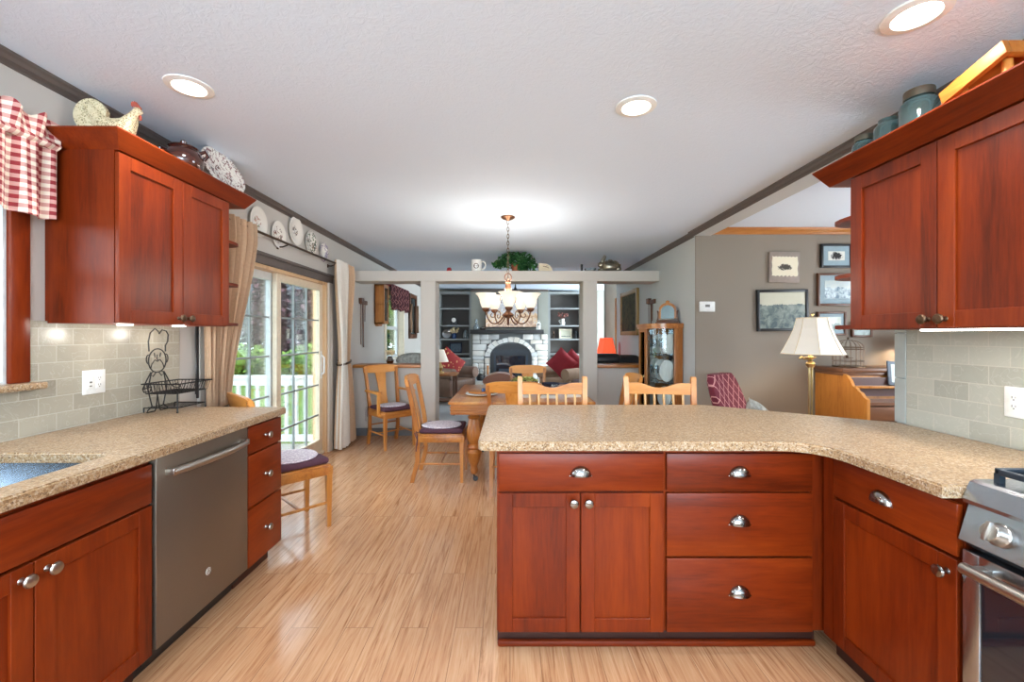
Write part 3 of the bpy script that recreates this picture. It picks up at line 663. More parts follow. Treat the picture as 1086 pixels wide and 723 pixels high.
slab_top('countertop', 'speckled tan granite worktop of the peninsula and right wall with a clipped corner', [(-.10, 1.776), (-.125, 1.786), (-.135, 1.81), (-.135, 2.69), (-.125, 2.715), (-.10, 2.724), (1.20, 2.724), (1.24, 2.71), (1.935, 2.19), (1.9605, 2.17), (1.9605, 1.262), (1.27, 1.262)]+[(1.27, 1.60), (1.255, 1.68), (1.22, 1.735), (1.165, 1.765), (1.09, 1.776)], [], .8765, .914)
lg = tag(MB().box(-2.135, -2.045, .62, 1.90, 1.121, 1.150, bev=.005).obj('window_ledge', 'granite'), 'granite ledge under the kitchen window', 'ledge')
sn = thing('kitchen_sink', 'stainless steel undermount sink in the left counter', 'sink', (0, 0, 0))
o_, i_ = rr(-1.972, -1.463, .878, 1.632, .075), rr(-1.955, -1.48, .895, 1.615, .06); b = MB()
def rng_(lp, z, k=1.0): cx, cy = -1.7175, 1.255; return [(cx+(x-cx)*k, cy+(y-cy)*k, z) for x, y in lp]
b.loops([rng_(o_, .862), rng_(o_, .8755), rng_(i_, .8755), rng_(i_, .72, .985), rng_(i_, .695, .95), rng_(i_, .69, .1), rng_(i_, .686, .1), rng_(i_, .68, .97), rng_(i_, .70, 1.02), rng_(o_, .855)], True, False, True)
b.obj('bowl', 'steel', sn); MB().lathe([(0, 0), (.045, 0), (.045, .004), (.03, .005), (0, .002)], 24, c=(-1.72, 1.26, .690)).obj('drain', 'nickel', sn)

# upper cabinets
def upper(nm, label, loc, rz, W, Hh, dep, far, ends, lo=(0, 0), hi=(0, 0), mt='cherry', flare=.05, ch=.072):
    u = thing(nm, label, 'cabinet', loc, rz)
    MB().box(0, W, 0, dep, 0, Hh).obj('body', mt, u, 0)
    n = 2
    for k in range(n):
        x0, x1 = W*k/n+.003, W*(k+1)/n-.002; dd = shaker('door', x0, x1, .004, Hh-.01, u, .062, mt); knob(x1-.03 if k == 0 else x0+.03, .036, dd, 'bronze')
    b = MB(); a0, a1 = -lo[0], W+lo[1]; c0, c1 = -hi[0], W+hi[1]
    b.loops([[(a0, -.02, Hh), (a1, -.02, Hh), (a1, dep, Hh), (a0, dep, Hh)], [(c0, -.02-flare, Hh+ch), (c1, -.02-flare, Hh+ch), (c1, dep, Hh+ch), (c0, dep, Hh+ch)], [(c0, -.02-flare, Hh+ch+.006), (c1, -.02-flare, Hh+ch+.006), (c1, dep, Hh+ch+.006), (c0, dep, Hh+ch+.006)]])
    b.obj('crown', 'cherry_x', u, 20)
    for z in ends:
        pts = [(0, dep), (0, -.015), (.07, -.015), (.095, -.008)]+[(.095+.07*sin(a), .10-.108*cos(a)) for a in [i*pi/2/8 for i in range(1, 9)]]+[(.165, dep)]
        pts = [((W+x) if far > 0 else -x, y) for x, y in pts]
        MB().prism(pts, z, z+.018).obj('end_shelf', 'cherry_x', u, 30)
    return u
ul = upper('wall_cabinet', 'cherry two-door wall cabinet on the left wall, with the rooster on top', (-1.80, 1.95, 1.41), pi/2, .77, .79, .3145, 1, (.005, .262, .53), (0, .16), (.06, .205))
ur = upper('wall_cabinet', 'cherry two-door wall cabinet on the right wall, with the aqua jars on top', (1.62, 2.02, 1.38), -pi/2, .82, .715, .354, -1, (.005, .25, .52), (.13, 0), (.153, 0), flare=.07, ch=.072)
for (u, x, nm) in ((ul, .20, 'l'), (ul, .55, 'l')):
    MB().lathe([(0, 0), (.032, 0), (.032, -.005), (.028, -.006), (0, -.006)], 20, c=(x, .13, 0)).obj('puck_light', 'puck', u)
    lamp('POINT', 'under_cabinet_light', (-1.93, 1.95+x, 1.36), 1.1, (1, .95, .86), shadow_soft_size=.03)
MB().box(.28, .80, .04, .075, -.008, 0, bev=.003).obj('led_strip', 'puck', ur)
lamp('AREA', 'under_cabinet_strip', (1.68, 1.48, 1.36), 1.8, (1, .96, .88), (0, 0, pi/2), shape='RECTANGLE', size=.5, size_y=.03)

# range
rg = thing('gas_range', 'stainless slide-in gas range with black oven window at the right edge', 'range', (1.362, 1.255, 0), -pi/2)
W = .758
MB().box(.002, W, .02, .62, .04, .885).obj('body', 'slate', rg, 0)
dd = MB().box(.004, .05, -.045, .02, .16, .735, bev=.004).box(W-.05, W-.002, -.045, .02, .16, .735, bev=.004).box(.05, W-.05, -.045, .02, .16, .20).box(.05, W-.05, -.045, .02, .675, .735).obj('oven_door', 'steel', rg)
MB().box(.045, W-.045, -.040, .0, .195, .68).obj('window', 'black_glass', dd, 0)
hb = MB().tube([(.045, -.085, .70), (W-.045, -.085, .70)], .016, 12); hb.box(.055, .085, -.09, -.044, .687, .713, bev=.004).box(W-.085, W-.055, -.09, -.044, .682, .708, bev=.004); hb.obj('handle', 'nickel', dd)
MB().box(.004, W-.002, -.035, .02, .045, .15, bev=.004).obj('storage_drawer', 'steel', rg)
b = MB().prism([(-.030, .745), (-.055, .765), (-.024, .868), (.05, .868), (.05, .745)], .004, W-.002, 'x'); cp = b.obj('control_panel', 'steel', rg, 20)
sl = math.atan2(.035, .10)
for k in range(5):
    x = .10+k*(W-.2)/4; m = T(x, -.0375, .815) @ rotm(pi/2-sl, 'X')
    kb = MB().lathe([(0, 0), (.031, 0), (.031, .012), (.027, .016), (.025, .036), (.022, .04), (0, .04)], 24, m=m).box(-.006, .006, -.026, .026, .034, .05, bev=.003, m=m).obj('control_knob', 'nickel', cp)
b = MB().prism([(-.032, .868), (-.036, .880), (-.014, .928), (.0, .934), (.62, .934), (.62, .872)], -.004, W+.004, 'x'); b.obj('cooktop', 'steel', rg, 20)
for k in range(3):
    x0 = .02+k*.243; x1 = x0+.232; b = MB()
    for x in (x0, x1-.016, (x0+x1)/2-.008): b.box(x, x+.016, .03, .59, .958, .976, bev=.004)
    for y in (.03, .17, .31, .45, .574): b.box(x0, x1, y, y+.016, .956, .974, bev=.004)
    for x in (x0, x1-.016):
        for y in (.03, .574): b.box(x, x+.016, y, y+.016, .934, .96)
    b.obj('grate', 'iron', rg)
    for y in (.17, .45): MB().lathe([(0, .934), (.05, .934), (.05, .944), (.035, .946), (.035, .952), (0, .953)], 20, c=((x0+x1)/2, y+.008, 0)).obj('burner', 'black', rg)

# outlets
def plate_box(nm, label, x, y, z, sgn, gangs):
    o = thing(nm, label, 'outlet', (x, y, z), pi/2*sgn)
    wd = .072 if gangs == 1 else .118
    MB().box(-wd/2, wd/2, -.006, 0, -.06, .06, bev=.003).obj('plate', 'white', o)
    for i in range(gangs):
        cx = (i-(gangs-1)/2)*.046
        r_ = MB().box(cx-.017, cx+.017, -.0085, -.005, -.034, .034, bev=.002).obj('receptacle', 'white', o)
        b = MB()
        for dz in (-.017, .017):
            for dx in (-.006, .006): b.box(cx+dx-.0012, cx+dx+.0012, -.0092, -.0083, dz-.002, dz+.007)
            b.box(cx-.0025, cx+.0025, -.0092, -.0083, dz-.010, dz-.005)
        if gangs == 1 or i == 1: b.obj('slots', 'grey_slot', r_, 0)
        else:
            b.bm.free(); MB().box(cx-.005, cx+.005, -.012, -.0083, -.004, .004).box(cx-.006, cx+.006, -.010, -.0083, -.022, -.016).obj('button', 'grey_slot', r_, 0)
    return o
plate_box('wall_outlet', 'white double outlet plate on the left tile behind the sink counter', XL+.012, 2.165, 1.12, 1, 2)
plate_box('wall_outlet', 'white single outlet plate on the right tile splashback', XR-.012, 1.665, 1.095, -1, 1)

# ---------------------------------------------------------------- lamps in the ceiling
def recessed(x, y, label, power=16, show=True):
    z = cz(x); t = thing('recessed_light', label, 'ceiling light', (x, y, z), 0, 'recessed ceiling lights')
    MB().lathe([(.066, -.001), (.070, -.010), (.098, -.005), (.100, .002), (.066, .004)], 36, cap=False).loops([[(.066*cos(a*pi/18), .066*sin(a*pi/18), z_) for a in range(36)] for z_ in (-.001, .004)], True, False).obj('trim_ring', 'white', t)
    MB().lathe([(0, -.003), (.066, -.003), (.066, -.001), (0, -.001)], 32).obj('lens', 'bulb', t)
    lamp('SPOT', 'recessed_light_beam', (x, y, z-.03), power*2.0, (1, .98, .96), (0, 0, 0), spot_size=R(166), spot_blend=.8, shadow_soft_size=.07)
recessed(-1.51, 2.02, 'round recessed ceiling light above the left wall cabinet', 22)
recessed(.625, 2.13, 'round recessed ceiling light above the peninsula', 12)
recessed(1.42, 1.50, 'round recessed ceiling light at the top edge, near the right wall cabinet', 24)
for x, y in ((-1.15, .35), (1.3, .4), (0, -.9)):  # unseen downlights added to brighten the cabinet fronts
    recessed(x, y, 'round recessed ceiling light added out of view behind the camera', 26)

# chandelier
CX, CY = -.02, 4.16; zt = cz(CX)
ch = thing('chandelier', 'bronze five-shade chandelier hanging over the dining table', 'chandelier', (CX, CY, 0))
MB().lathe([(0, zt), (.065, zt), (.068, zt-.008), (.05, zt-.022), (.018, zt-.032), (.010, zt-.04), (0, zt-.041)], 28).obj('canopy', 'rose_bronze', ch)
b = MB(); z = zt-.035; k = 0
while z > 1.955:
    pts = [(.010*cos(a), 0, z-.018+.022*sin(a)) if k % 2 == 0 else (0, .010*cos(a), z-.018+.022*sin(a)) for a in [i*pi/6 for i in range(12)]]
    b.tube(pts, .0028, 5, True); z -= .034; k += 1
b.obj('chain', 'bronze', ch)
b = MB().tube([(.032*cos(a), 0, 1.915+.036*sin(a)) for a in [i*pi/10 for i in range(20)]], .006, 6, True)
b.tube([(0, .026*cos(a), 1.905+.030*sin(a)) for a in [i*pi/10 for i in range(20)]], .005, 6, True).obj('loop', 'rose_bronze', ch)
MB().lathe([(0, 1.885), (.012, 1.88), (.03, 1.868), (.022, 1.85), (.03, 1.82), (.034, 1.80), (.026, 1.76), (.014, 1.72), (.014, 1.60), (.03, 1.575), (.056, 1.555), (.06, 1.545), (.03, 1.53), (.012, 1.515), (.010, 1.47), (.014, 1.46), (0, 1.445)], 20).obj('stem', 'rose_bronze', ch)
def bez(p0, p1, p2, p3, n=14):
    return [tuple((1-t)**3*a+3*(1-t)**2*t*b_+3*(1-t)*t*t*c+t**3*d_ for a, b_, c, d_ in zip(p0, p1, p2, p3)) for t in [i/n for i in range(n+1)]]
for k in range(5):
    m = rotm(R(200+72*k), 'Z'); P = lambda q: tuple(m @ Vector(q)); r = .225
    b = MB().tube([P(q) for q in bez((.02, 0, 1.545), (.09, 0, 1.40), (.19, 0, 1.38), (r, 0, 1.545))], .007, 7)
    sp = [(.16+.058*(1-i/26)*cos(i*.36-.6), 0, 1.515+.058*(1-i/26)*sin(i*.36-.6)) for i in range(24)]
    b.tube([P(q) for q in sp], .0045, 6)
    b.tube([P(q) for q in bez((.02, 0, 1.60), (.05, 0, 1.73), (.10, 0, 1.70), (.07, 0, 1.63))], .004, 6)
    ar = b.obj('arm', 'rose_bronze', ch); ar.location = (0, 0, .035)
    MB().lathe([(0, 1.54), (.016, 1.542), (.034, 1.56), (.036, 1.575), (.028, 1.585), (.02, 1.59), (0, 1.59)], 18, m=T(*P((r, 0, 0)))).obj('cup', 'rose_bronze', ar)
    MB().lathe([(.032, 1.578), (.045, 1.60), (.054, 1.63), (.060, 1.66), (.073, 1.69), (.098, 1.715), (.096, 1.717), (.070, 1.693), (.056, 1.66), (.050, 1.63), (.041, 1.60), (.028, 1.58)], 28, m=T(*P((r, 0, 0))), cap=False).obj('shade', 'glass_shade', ar)
    q = P((r, 0, 1.735)); lamp('POINT', 'chandelier_bulb', (CX+q[0], CY+q[1], 1.79), 5.5, (1, .93, .84), shadow_soft_size=.035)

# ---------------------------------------------------------------- dining table and chairs
tb = thing('dining_table', 'oak dining table with turned fluted legs in the middle of the room', 'table', (.105, 4.48, 0))
hx, hy = .655, .68
MB().box(-hx, hx, -hy, hy, .735, .762, bev=.008).obj('tabletop', 'oak_y', tb)
b = MB()
for q in ((-hx+.02, hx-.02, -hy+.02, -hy+.045), (-hx+.02, hx-.02, hy-.045, hy-.02), (-hx+.02, -hx+.045, -hy+.045, hy-.045), (hx-.045, hx-.02, -hy+.045, hy-.045)): b.box(*q, .645, .735)
for z in (.66, .685, .71): b.box(-hx+.014, hx-.014, -hy+.014, -hy+.022, z-.008, z+.008, bev=.004)
b.obj('apron', 'oak_x', tb, 30)
LEG = [(.0, .07), (.026, .07), (.034, .085), (.040, .11), (.030, .13), (.034, .15), (.05, .18), (.064, .23), (.072, .27), (.060, .285), (.054, .30), (.068, .318), (.06, .335), (.046, .35), (.050, .365), (.072, .40), (.070, .45), (.056, .55), (.048, .58), (.06, .595), (.05, .61), (.056, .63), (.056, .65), (0, .65)]
for sx in (-1, 1):
    for sy in (-1, 1):
        c = (sx*(hx-.215), sy*(hy-.19), 0)
        lg_ = MB().lathe(LEG, 40, c=c, flute=.07, fl=(.37, .57)).box(c[0]-.05, c[0]+.05, c[1]-.05, c[1]+.05, .64, .735, bev=.004).obj('leg', 'oak', tb)
        MB().tube([(c[0], c[1], .072), (c[0], c[1], .045), (c[0]+.014, c[1], .028)], .007, 8).lathe([(0, -.011), (.021, -.011), (.024, -.006), (.024, .006), (.021, .011), (0, .011)], 18, m=T(c[0]+.014, c[1], .024) @ rotm(pi/2, 'X')).obj('caster', 'black', lg_)

def tchair(nm, label, loc, rz, arms=False, group=None):
    """T-back oak chair; its front is -y, the floor is z = 0."""
    t = thing(nm, label, 'chair', loc, rz, group)
    W, D = .21, .225
    def back(x, z): return (x, D-.02+max(0, z-.42)**1.25*.22, z)
    for s in (-1, 1):
        b = MB(); pts = [(s*(W-.02), D-.02+.05, 0), (s*(W-.02), D-.02, .20), (s*(W-.02), D-.02, .42)]+[back(s*(W-.02+.02*i/6), .42+.52*i/6) for i in range(1, 7)]
        b.loops([[(p[0]+dx*.016, p[1]+dy*.02, p[2]) for dx, dy in ((-1, -1), (1, -1), (1, 1), (-1, 1))] for p in pts]); b.obj('leg', 'oak', t, 30)
        MB().loops([[(s*(W-.02)+dx*k, -D+.025+dy*k, z) for dx, dy in ((-1, -1), (1, -1), (1, 1), (-1, 1))] for z, k in ((0, .013), (.3, .018), (.425, .02))]).obj('leg', 'oak', t, 30)
    b = MB()
    b.box(-W, W, -D, -D+.03, .37, .43, bev=.004).box(-W, W, D-.03, D, .37, .43, bev=.004)
    for s in (-1, 1): b.box(s*W-s*.028 if s > 0 else -W, s*W if s > 0 else -W+.028, -D+.02, D-.02, .37, .43, bev=.004)
    b.box(-W+.01, W-.01, -D+.01, D-.02, .42, .445, bev=.008); b.obj('seat', 'oak_x', t)
    b = MB()
    for s in (-1, 1): b.tube([(s*(W-.02), -D+.03, .17), (s*(W-.02), D, .17)], .010, 8)
    b.tube([(-W+.02, .0, .172), (W-.02, .0, .172)], .009, 8).tube([(-W+.02, D, .24), (W-.02, D, .24)], .009, 8); b.obj('stretcher', 'oak_x', t)
    # crest rail, gently bowed, rounded upper corners
    n = 16; rings = []
    for i in range(n+1):
        u = -1+2*i/n; x = u*(W+.022); zt = .975-.018*abs(u)**6-.008*u*u; zb = .885-.012*(1-u*u); yo = .028*(1-u*u)
        rings.append([(x, back(x, zb)[1]+yo-.013, zb), (x, back(x, zt)[1]+yo-.013, zt), (x, back(x, zt)[1]+yo+.013, zt), (x, back(x, zb)[1]+yo+.013, zb)])
    MB().loops(rings).obj('crest_rail', 'honey', t, 30)
    rings = []
    for i in range(9):
        z = .44+.455*i/8; hw = .045+.03*(i/8)**2.2+.02*(1-i/8)**5; yo = .028*(i/8)
        y = back(0, z)[1]+yo; rings.append([(-hw, y-.006, z), (hw, y-.006, z), (hw, y+.006, z), (-hw, y+.006, z)])
    MB().loops(rings).obj('splat', 'honey_z', t, 30)
    if arms:
        for s in (-1, 1):
            x = s*(W+.015); yb = back(x, .665)[1]
            a_ = MB().loops([[(x+dx*w_, y, .665+dz) for dx, dz in ((-1, -.012), (1, -.012), (1, .012), (-1, .012))] for y, w_ in ((yb, .016), (.08, .018), (-.06, .032), (-.115, .036), (-.13, .022))]).obj('arm', 'honey_z', t, 30)
            MB().loops([[(x+dx*.014, y+dy*.016, z) for dx, dy in ((-1, -1), (1, -1), (1, 1), (-1, 1))] for y, z in ((-.10, .40), (-.10, .655))]).obj('arm_post', 'honey_z', a_, 30)
    return t
def cushion(label, loc, rz, z=.4465):
    o = thing('seat_cushion', label, 'cushion', (loc[0], loc[1], z), rz, 'plum seat cushions')
    MB().box(-.2, .2, -.205, .19, 0, .045, bev=.02, seg=3).obj('pad', 'purple', o)
    b = MB()
    for s in (-1, 1):
        b.tube([(s*.19, .17, .02), (s*.205, .215, .03), (s*.232, .20, -.02), (s*.225, .205, -.10)], .006, 5, flat=.5).tube([(s*.19, .17, .02), (s*.232, .225, .015), (s*.246, .20, -.04), (s*.24, .21, -.15)], .006, 5, flat=.5)
    b.obj('tie', 'purple', o)
    return o
def mat_(label, loc, rz, z=.491, rx=.165, ry=.15, dx=0, dy=0):
    o = MB().lathe([(0, 0), (.16, 0), (.165, .006), (.158, .013), (0, .014)], 36, sx=rx/.165, sy=ry/.165).obj('seat_mat', 'knit', None, 40, (loc[0], loc[1], z), (0, 0, rz)); return tag(o, label, 'mat', 'knitted seat mats')
def at(loc, rz, dx, dy): return (loc[0]+cos(rz)*dx-sin(rz)*dy, loc[1]+sin(rz)*dx+cos(rz)*dy)
A = R(137); L1 = (-1.565, 3.03, 0)
tchair('dining_chair', 'oak side chair half hidden behind the end of the left counter', L1, A, False, 'oak T-back dining chairs')
cushion('plum cushion on the chair by the end of the left counter', L1, A); mat_('round knitted mat on the chair by the end of the left counter', at(L1, A, .0, -.01), A, rx=.185, ry=.18)
A = R(43); L2 = (-1.46, 5.30, 0)
tchair('dining_armchair', 'oak dining armchair angled in the corner beside the drape', L2, A, True, 'oak T-back dining chairs')
cushion('plum cushion on the armchair beside the drape', L2, A); mat_('oval knitted mat on the armchair beside the drape', at(L2, A, .0, -.02), A)
A = R(90); L3 = (-.645, 4.14, 0)
tchair('dining_chair', 'oak side chair drawn up to the left side of the table', L3, A, False, 'oak T-back dining chairs')
cushion('plum cushion on the chair at the left side of the table', L3, A); mat_('oval knitted mat on the chair at the left side of the table', at(L3, A, -.02, .01), A, rx=.17, ry=.19)
L4 = (.03, 3.86, 0); tchair('dining_chair', 'oak side chair at the near end of the table, its back to the kitchen', L4, pi, False, 'oak T-back dining chairs')
L5 = (.22, 5.10, 0); tchair('dining_chair', 'oak side chair at the far end of the table, facing the kitchen', L5, 0, False, 'oak T-back dining chairs')
L6 = (.92, 4.25, 0); tchair('dining_chair', 'oak side chair at the right side of the table, seen edge on', L6, R(-88), False, 'oak T-back dining chairs')

def stool(label, loc, rz):
    t = thing('counter_stool', label, 'stool', loc, rz, 'oak counter stools')
    W, D = .225, .20
    for s in (-1, 1):
        pts = [(s*(W-.0), D+.05, 0), (s*(W-.01), D, .64), (s*(W), D+.02, .8), (s*(W+.005), D+.055, 1.055)]
        MB().loops([[(p[0]+dx*.017, p[1]+dy*.019, p[2]) for dx, dy in ((-1, -1), (1, -1), (1, 1), (-1, 1))] for p in pts]).box(s*(W+.005)-.017, s*(W+.005)+.017, D+.036, D+.075, 1.05, 1.062, bev=.005).obj('leg', 'honey_z', t, 30)
        MB().loops([[(p[0]+dx*.016, p[1]+dy*.016, p[2]) for dx, dy in ((-1, -1), (1, -1), (1, 1), (-1, 1))] for p in ((s*W, -D-.03, 0), (s*(W-.03), -D+.03, .60))]).obj('leg', 'honey_z', t, 30)
    MB().box(-W, W, -D, D, .60, .645, bev=.015).obj('seat', 'honey', t)
    b = MB()
    for s in (-1, 1): b.tube([(s*W, -D-.01, .25), (s*W, D+.02, .25)], .011, 8).tube([(s*(W-.01), -D, .42), (s*(W-.01), D, .42)], .011, 8)
    b.tube([(-W, -D-.02, .2), (W, -D-.02, .2)], .012, 8).tube([(-W, D+.03, .33), (W, D+.03, .33)], .011, 8); b.obj('stretcher', 'honey', t)
    n = 24; rings = []
    for i in range(n+1):
        u = -1+2*i/n; x = u*(W-.01); a = abs(u); zt = 1.016-.036*(.5+.5*cos(pi*min(a, .75)/.75)); y = D+.05+.015*(1-u*u)
        rings.append([(x, y-.011, .935), (x, y-.011, zt), (x, y+.011, zt), (x, y+.011, .935)])
    MB().loops(rings).obj('crest_rail', 'honey', t, 30)
    MB().box(-W+.01, W-.01, D+.012, D+.032, .70, .73, bev=.004).obj('lower_rail', 'honey', t)
    for i in range(6):
        x = -.16+.064*i; MB().tube([(x, D+.022, .725), (x, D+.05+.012*(1-(x/W)**2), .94)], .0085, 7).obj('spindle', 'pale', t)
    return t
stool('honey-coloured counter stool with spindle back at the left of the peninsula', (.30, 2.80, 0), 0)
stool('honey-coloured counter stool with spindle back at the right of the peninsula', (1.02, 2.80, 0), R(-9))

# ---------------------------------------------------------------- on the dining table
TZ = .762
sp = thing('serving_plate', 'white plate holding a wooden board at the left end of the dining table', 'plate', (-.28, 4.22, TZ))
MB().lathe([(0, 0), (.08, 0), (.13, .012), (.16, .022), (.158, .026), (.125, .017), (.08, .007), (0, .006)], 36).obj('dish', 'ceramic', sp)
tag(MB().prism([(.13*cos(a)*(1+.08*sin(3*a)), .10*sin(a)*(1+.06*cos(2*a))) for a in [i*pi/14 for i in range(28)]], 0, .018).obj('wood_slice', 'pine', None, 40, (-.28, 4.22, TZ+.026)), 'pale wood slice lying on the white plate on the table', 'board')
tag(MB().lathe([(0, 0), (.018, 0), (.02, .02), (.014, .03), (0, .032)], 16).obj('salt_dish', 'blue_glaze', None, 40, (-.26, 4.18, TZ+.044)), 'tiny blue jar standing on the wood slice', 'jar')
gl = lambda label, x, y, h, r: tag(MB().lathe([(0, 0), (r*.8, 0), (r, h*.3), (r*.95, h), (r*.88, h), (r*.9, h*.3), (r*.7, .006), (0, .006)], 20).obj('drinking_glass', 'clear_glass', None, 40, (x, y, TZ)), label, 'glass', 'glasses on the table')
gl('small clear glass on the table beside the near chair', .02, 4.30, .085, .032); gl('clear glass on the table behind the right half of the left stool', .47, 4.55, .07, .035); gl('small clear glass near the right end of the table', .33, 4.18, .06, .03)
bw = thing('salad_bowl', 'shallow wooden bowl of greenery in the middle of the dining table', 'bowl', (.16, 4.86, TZ))
MB().lathe([(0, 0), (.07, 0), (.15, .05), (.17, .075), (.162, .075), (.14, .05), (.06, .012), (0, .01)], 32).obj('bowl', 'walnut', bw)
MB().leaves((0, 0, .075), (.15, .13, .05), 160, .035, rng, .1, 0).obj('greenery', 'salad', bw, 0)
tag(MB().lathe([(0, 0), (.06, 0), (.10, .035), (.105, .05), (.098, .05), (.09, .035), (.05, .008), (0, .008)], 24).obj('dark_bowl', 'navy', None, 40, (.46, 4.86, TZ)), 'small dark blue bowl right of the greenery on the table', 'bowl')
for i, (x, y, a, lb) in enumerate(((.12, 4.10, .1, 'pale folded napkin on the near edge of the table, left'), (.36, 4.06, -.2, 'pale folded napkin on the near edge of the table, centre'), (.60, 4.12, .15, 'pale folded napkin on the near edge of the table, right'))):
    o = MB().box(-.07, .07, -.045, .045, 0, .012, bev=.004).box(-.065, .07, -.04, .04, .012, .02, bev=.003).obj('napkin', 'lining', None, 40, (x, y, TZ), (0, 0, a)); tag(o, lb, 'napkin', 'napkins on the table')

# ---------------------------------------------------------------- drapes, rod, plates, valance
rd = thing('curtain_rod', 'thin dark rod above the patio door', 'curtain rod', (-2.02, 2.75, 2.185))
MB().tube([(0, 0, 0), (0, 2.30, 0)], .011, 10).obj('rod', 'bronze', rd)
for y, s in ((0, -1), (2.30, 1)): MB().lathe([(0, 0), (.012, 0), (.012, .012), (.026, .022), (.03, .038), (.022, .055), (0, .06)], 16, m=T(0, y, 0) @ rotm(-s*pi/2, 'X')).obj('finial', 'black', rd)
for y in (.10, 1.15, 2.22): MB().tube([(-.093, y, -.03), (-.05, y, -.03), (0, y, -.012)], .006, 6).box(-.095, -.088, y-.012, y+.012, -.05, -.01, bev=.002).obj('bracket', 'bronze', rd)
def drape(nm, label, y0t, y1t, y0m, y1m, y0b, y1b, zm, z0, z1, folds, amp, mat, mat2=None):
    t = thing(nm, label, 'curtain', (-2.02, 0, 0))
    def f(u, v):
        z = z0+(z1-z0)*v
        if z > zm: k = (z1-z)/(z1-zm); k = k*k*(3-2*k)*.85+k*.15; a, c = y0t+(y0m-y0t)*k, y1t+(y1m-y1t)*k; am = amp*(1-.35*k)
        else: k = (zm-z)/max(zm-z0, .01); k = k**.6; a, c = y0m+(y0b-y0m)*k, y1m+(y1b-y1m)*k; am = amp*(.65+.45*k)
        ph = 2*pi*folds*u; top = max(0, 1-(z1-z)/.12)
        x = am*(sin(ph)+.25*sin(2.3*ph+1+2*v))*(1-.35*top)
        return (x, a+(c-a)*u+.006*sin(5*v+ph), z)
    MB().sheet(f, folds*10, 30, .004, (.004, 0, 0)).obj('cloth', mat, t, 60)
    if mat2: MB().sheet(lambda u, v: tuple(Vector(f(u*.52, v))+Vector((.02, -.008, 0))), folds*6, 24, .003, (.003, 0, 0)).obj('lining', mat2, t, 60)
    b = MB(); k = folds
    for i in range(k+1): yy = y0t+(y1t-y0t)*i/k; b.tube([(0, yy+.0, 2.185-.014+.0), (.016, yy, 2.185), (0, yy, 2.20), (-.016, yy, 2.185)], .002, 5, True)
    b.obj('hooks', 'bronze', t)
    ym, w2 = (y0m+y1m)/2, abs(y1m-y0m)/2+.025
    MB().tube([(.060*cos(a)-.0, ym+w2*sin(a), zm+.02*sin(a)) for a in [i*pi/12 for i in range(24)]], .009, 6, True, flat=1.6).tube([(-.05, ym, zm), (-.09, ym+.02, zm+.03)], .006, 6).obj('tieback', 'bronze', t)
    return t
drape('drape', 'tan pleated drape pulled back beside the left wall cabinet', 2.80, 3.42, 2.86, 3.08, 2.84, 3.14, .86, .03, 2.225, 9, .04, 'tan_cloth')
drape('drape', 'pale-lined tan drape tied back at the far side of the patio door', 4.95, 5.50, 5.08, 5.36, 5.0, 5.56, 1.02, .02, 2.225, 8, .04, 'tan_cloth', 'lining')
for (px, pz, r, mt, lb) in ((3.58, 2.30, .125, 'plate_plain', 'white wall plate partly hidden by the tan drape'), (3.89, 2.264, .122, 'plate_floral', 'floral wall plate, second from the tan drape'), (4.205, 2.375, .138, 'plate_ring', 'largest and highest wall plate, in the middle of the row'), (4.525, 2.327, .126, 'plate_green', 'green-sprigged wall plate, fourth from the tan drape'), (4.835, 2.285, .112, 'plate_lilac', 'small lilac wall plate at the far end of the row')):
    o = MB().lathe([(0, 0), (r*.6, 0), (r*.66, .006), (r*.98, .016), (r, .02), (r*.97, .021), (r*.64, .011), (r*.56, .006), (0, .006)], 40).obj('wall_plate', mt, None, 50, (XL+.002, px, pz), (pi/2, 0, pi/2)); tag(o, lb, 'plate', 'plates above the patio door')
va = thing('valance', 'red and cream gingham valance over the kitchen window', 'valance', (-2.045, .62, 0))
def fv(u, v):
    y = 1.30*u; z = 1.875+.33*v+.012*sin(3.1*u*6)*(1-v); ph = u*2*pi*9
    return (.022*sin(ph+.7*sin(2*u*7))*(1.05-.55*v)+.008*sin(2.4*ph)+.012, y+.01*sin(ph*1.3)*(1-v), z)
MB().sheet(fv, 150, 18, .003, (.003, 0, 0)).obj('skirt', 'gingham', va, 60)
def fr_(u, v):
    y = 1.31*u; ph = u*2*pi*12; return (.022+.030*sin(ph)*v+.010*sin(ph*.5), y, 2.20+.10*v+.014*sin(ph*1.7+1)*v)
MB().sheet(fr_, 150, 8, .003, (.003, 0, 0)).obj('ruffle', 'gingham', va, 60)
def fk(u, v): y = 1.30*u; ph = u*2*pi*20; a = v*pi; return (.012+.024*sin(a)+.004*sin(ph), y, 2.175+.04*v)
MB().sheet(fk, 150, 6, .003, (.003, 0, 0)).obj('rod_pocket', 'gingham', va, 60)
MB().tube([(.0, -.01, 2.195), (.0, 1.31, 2.195)], .008, 8).tube([(0, 1.30, 2.195), (-.07, 1.30, 2.195)], .007, 6).tube([(0, .0, 2.195), (-.07, .0, 2.195)], .007, 6).obj('rod', 'white', va)

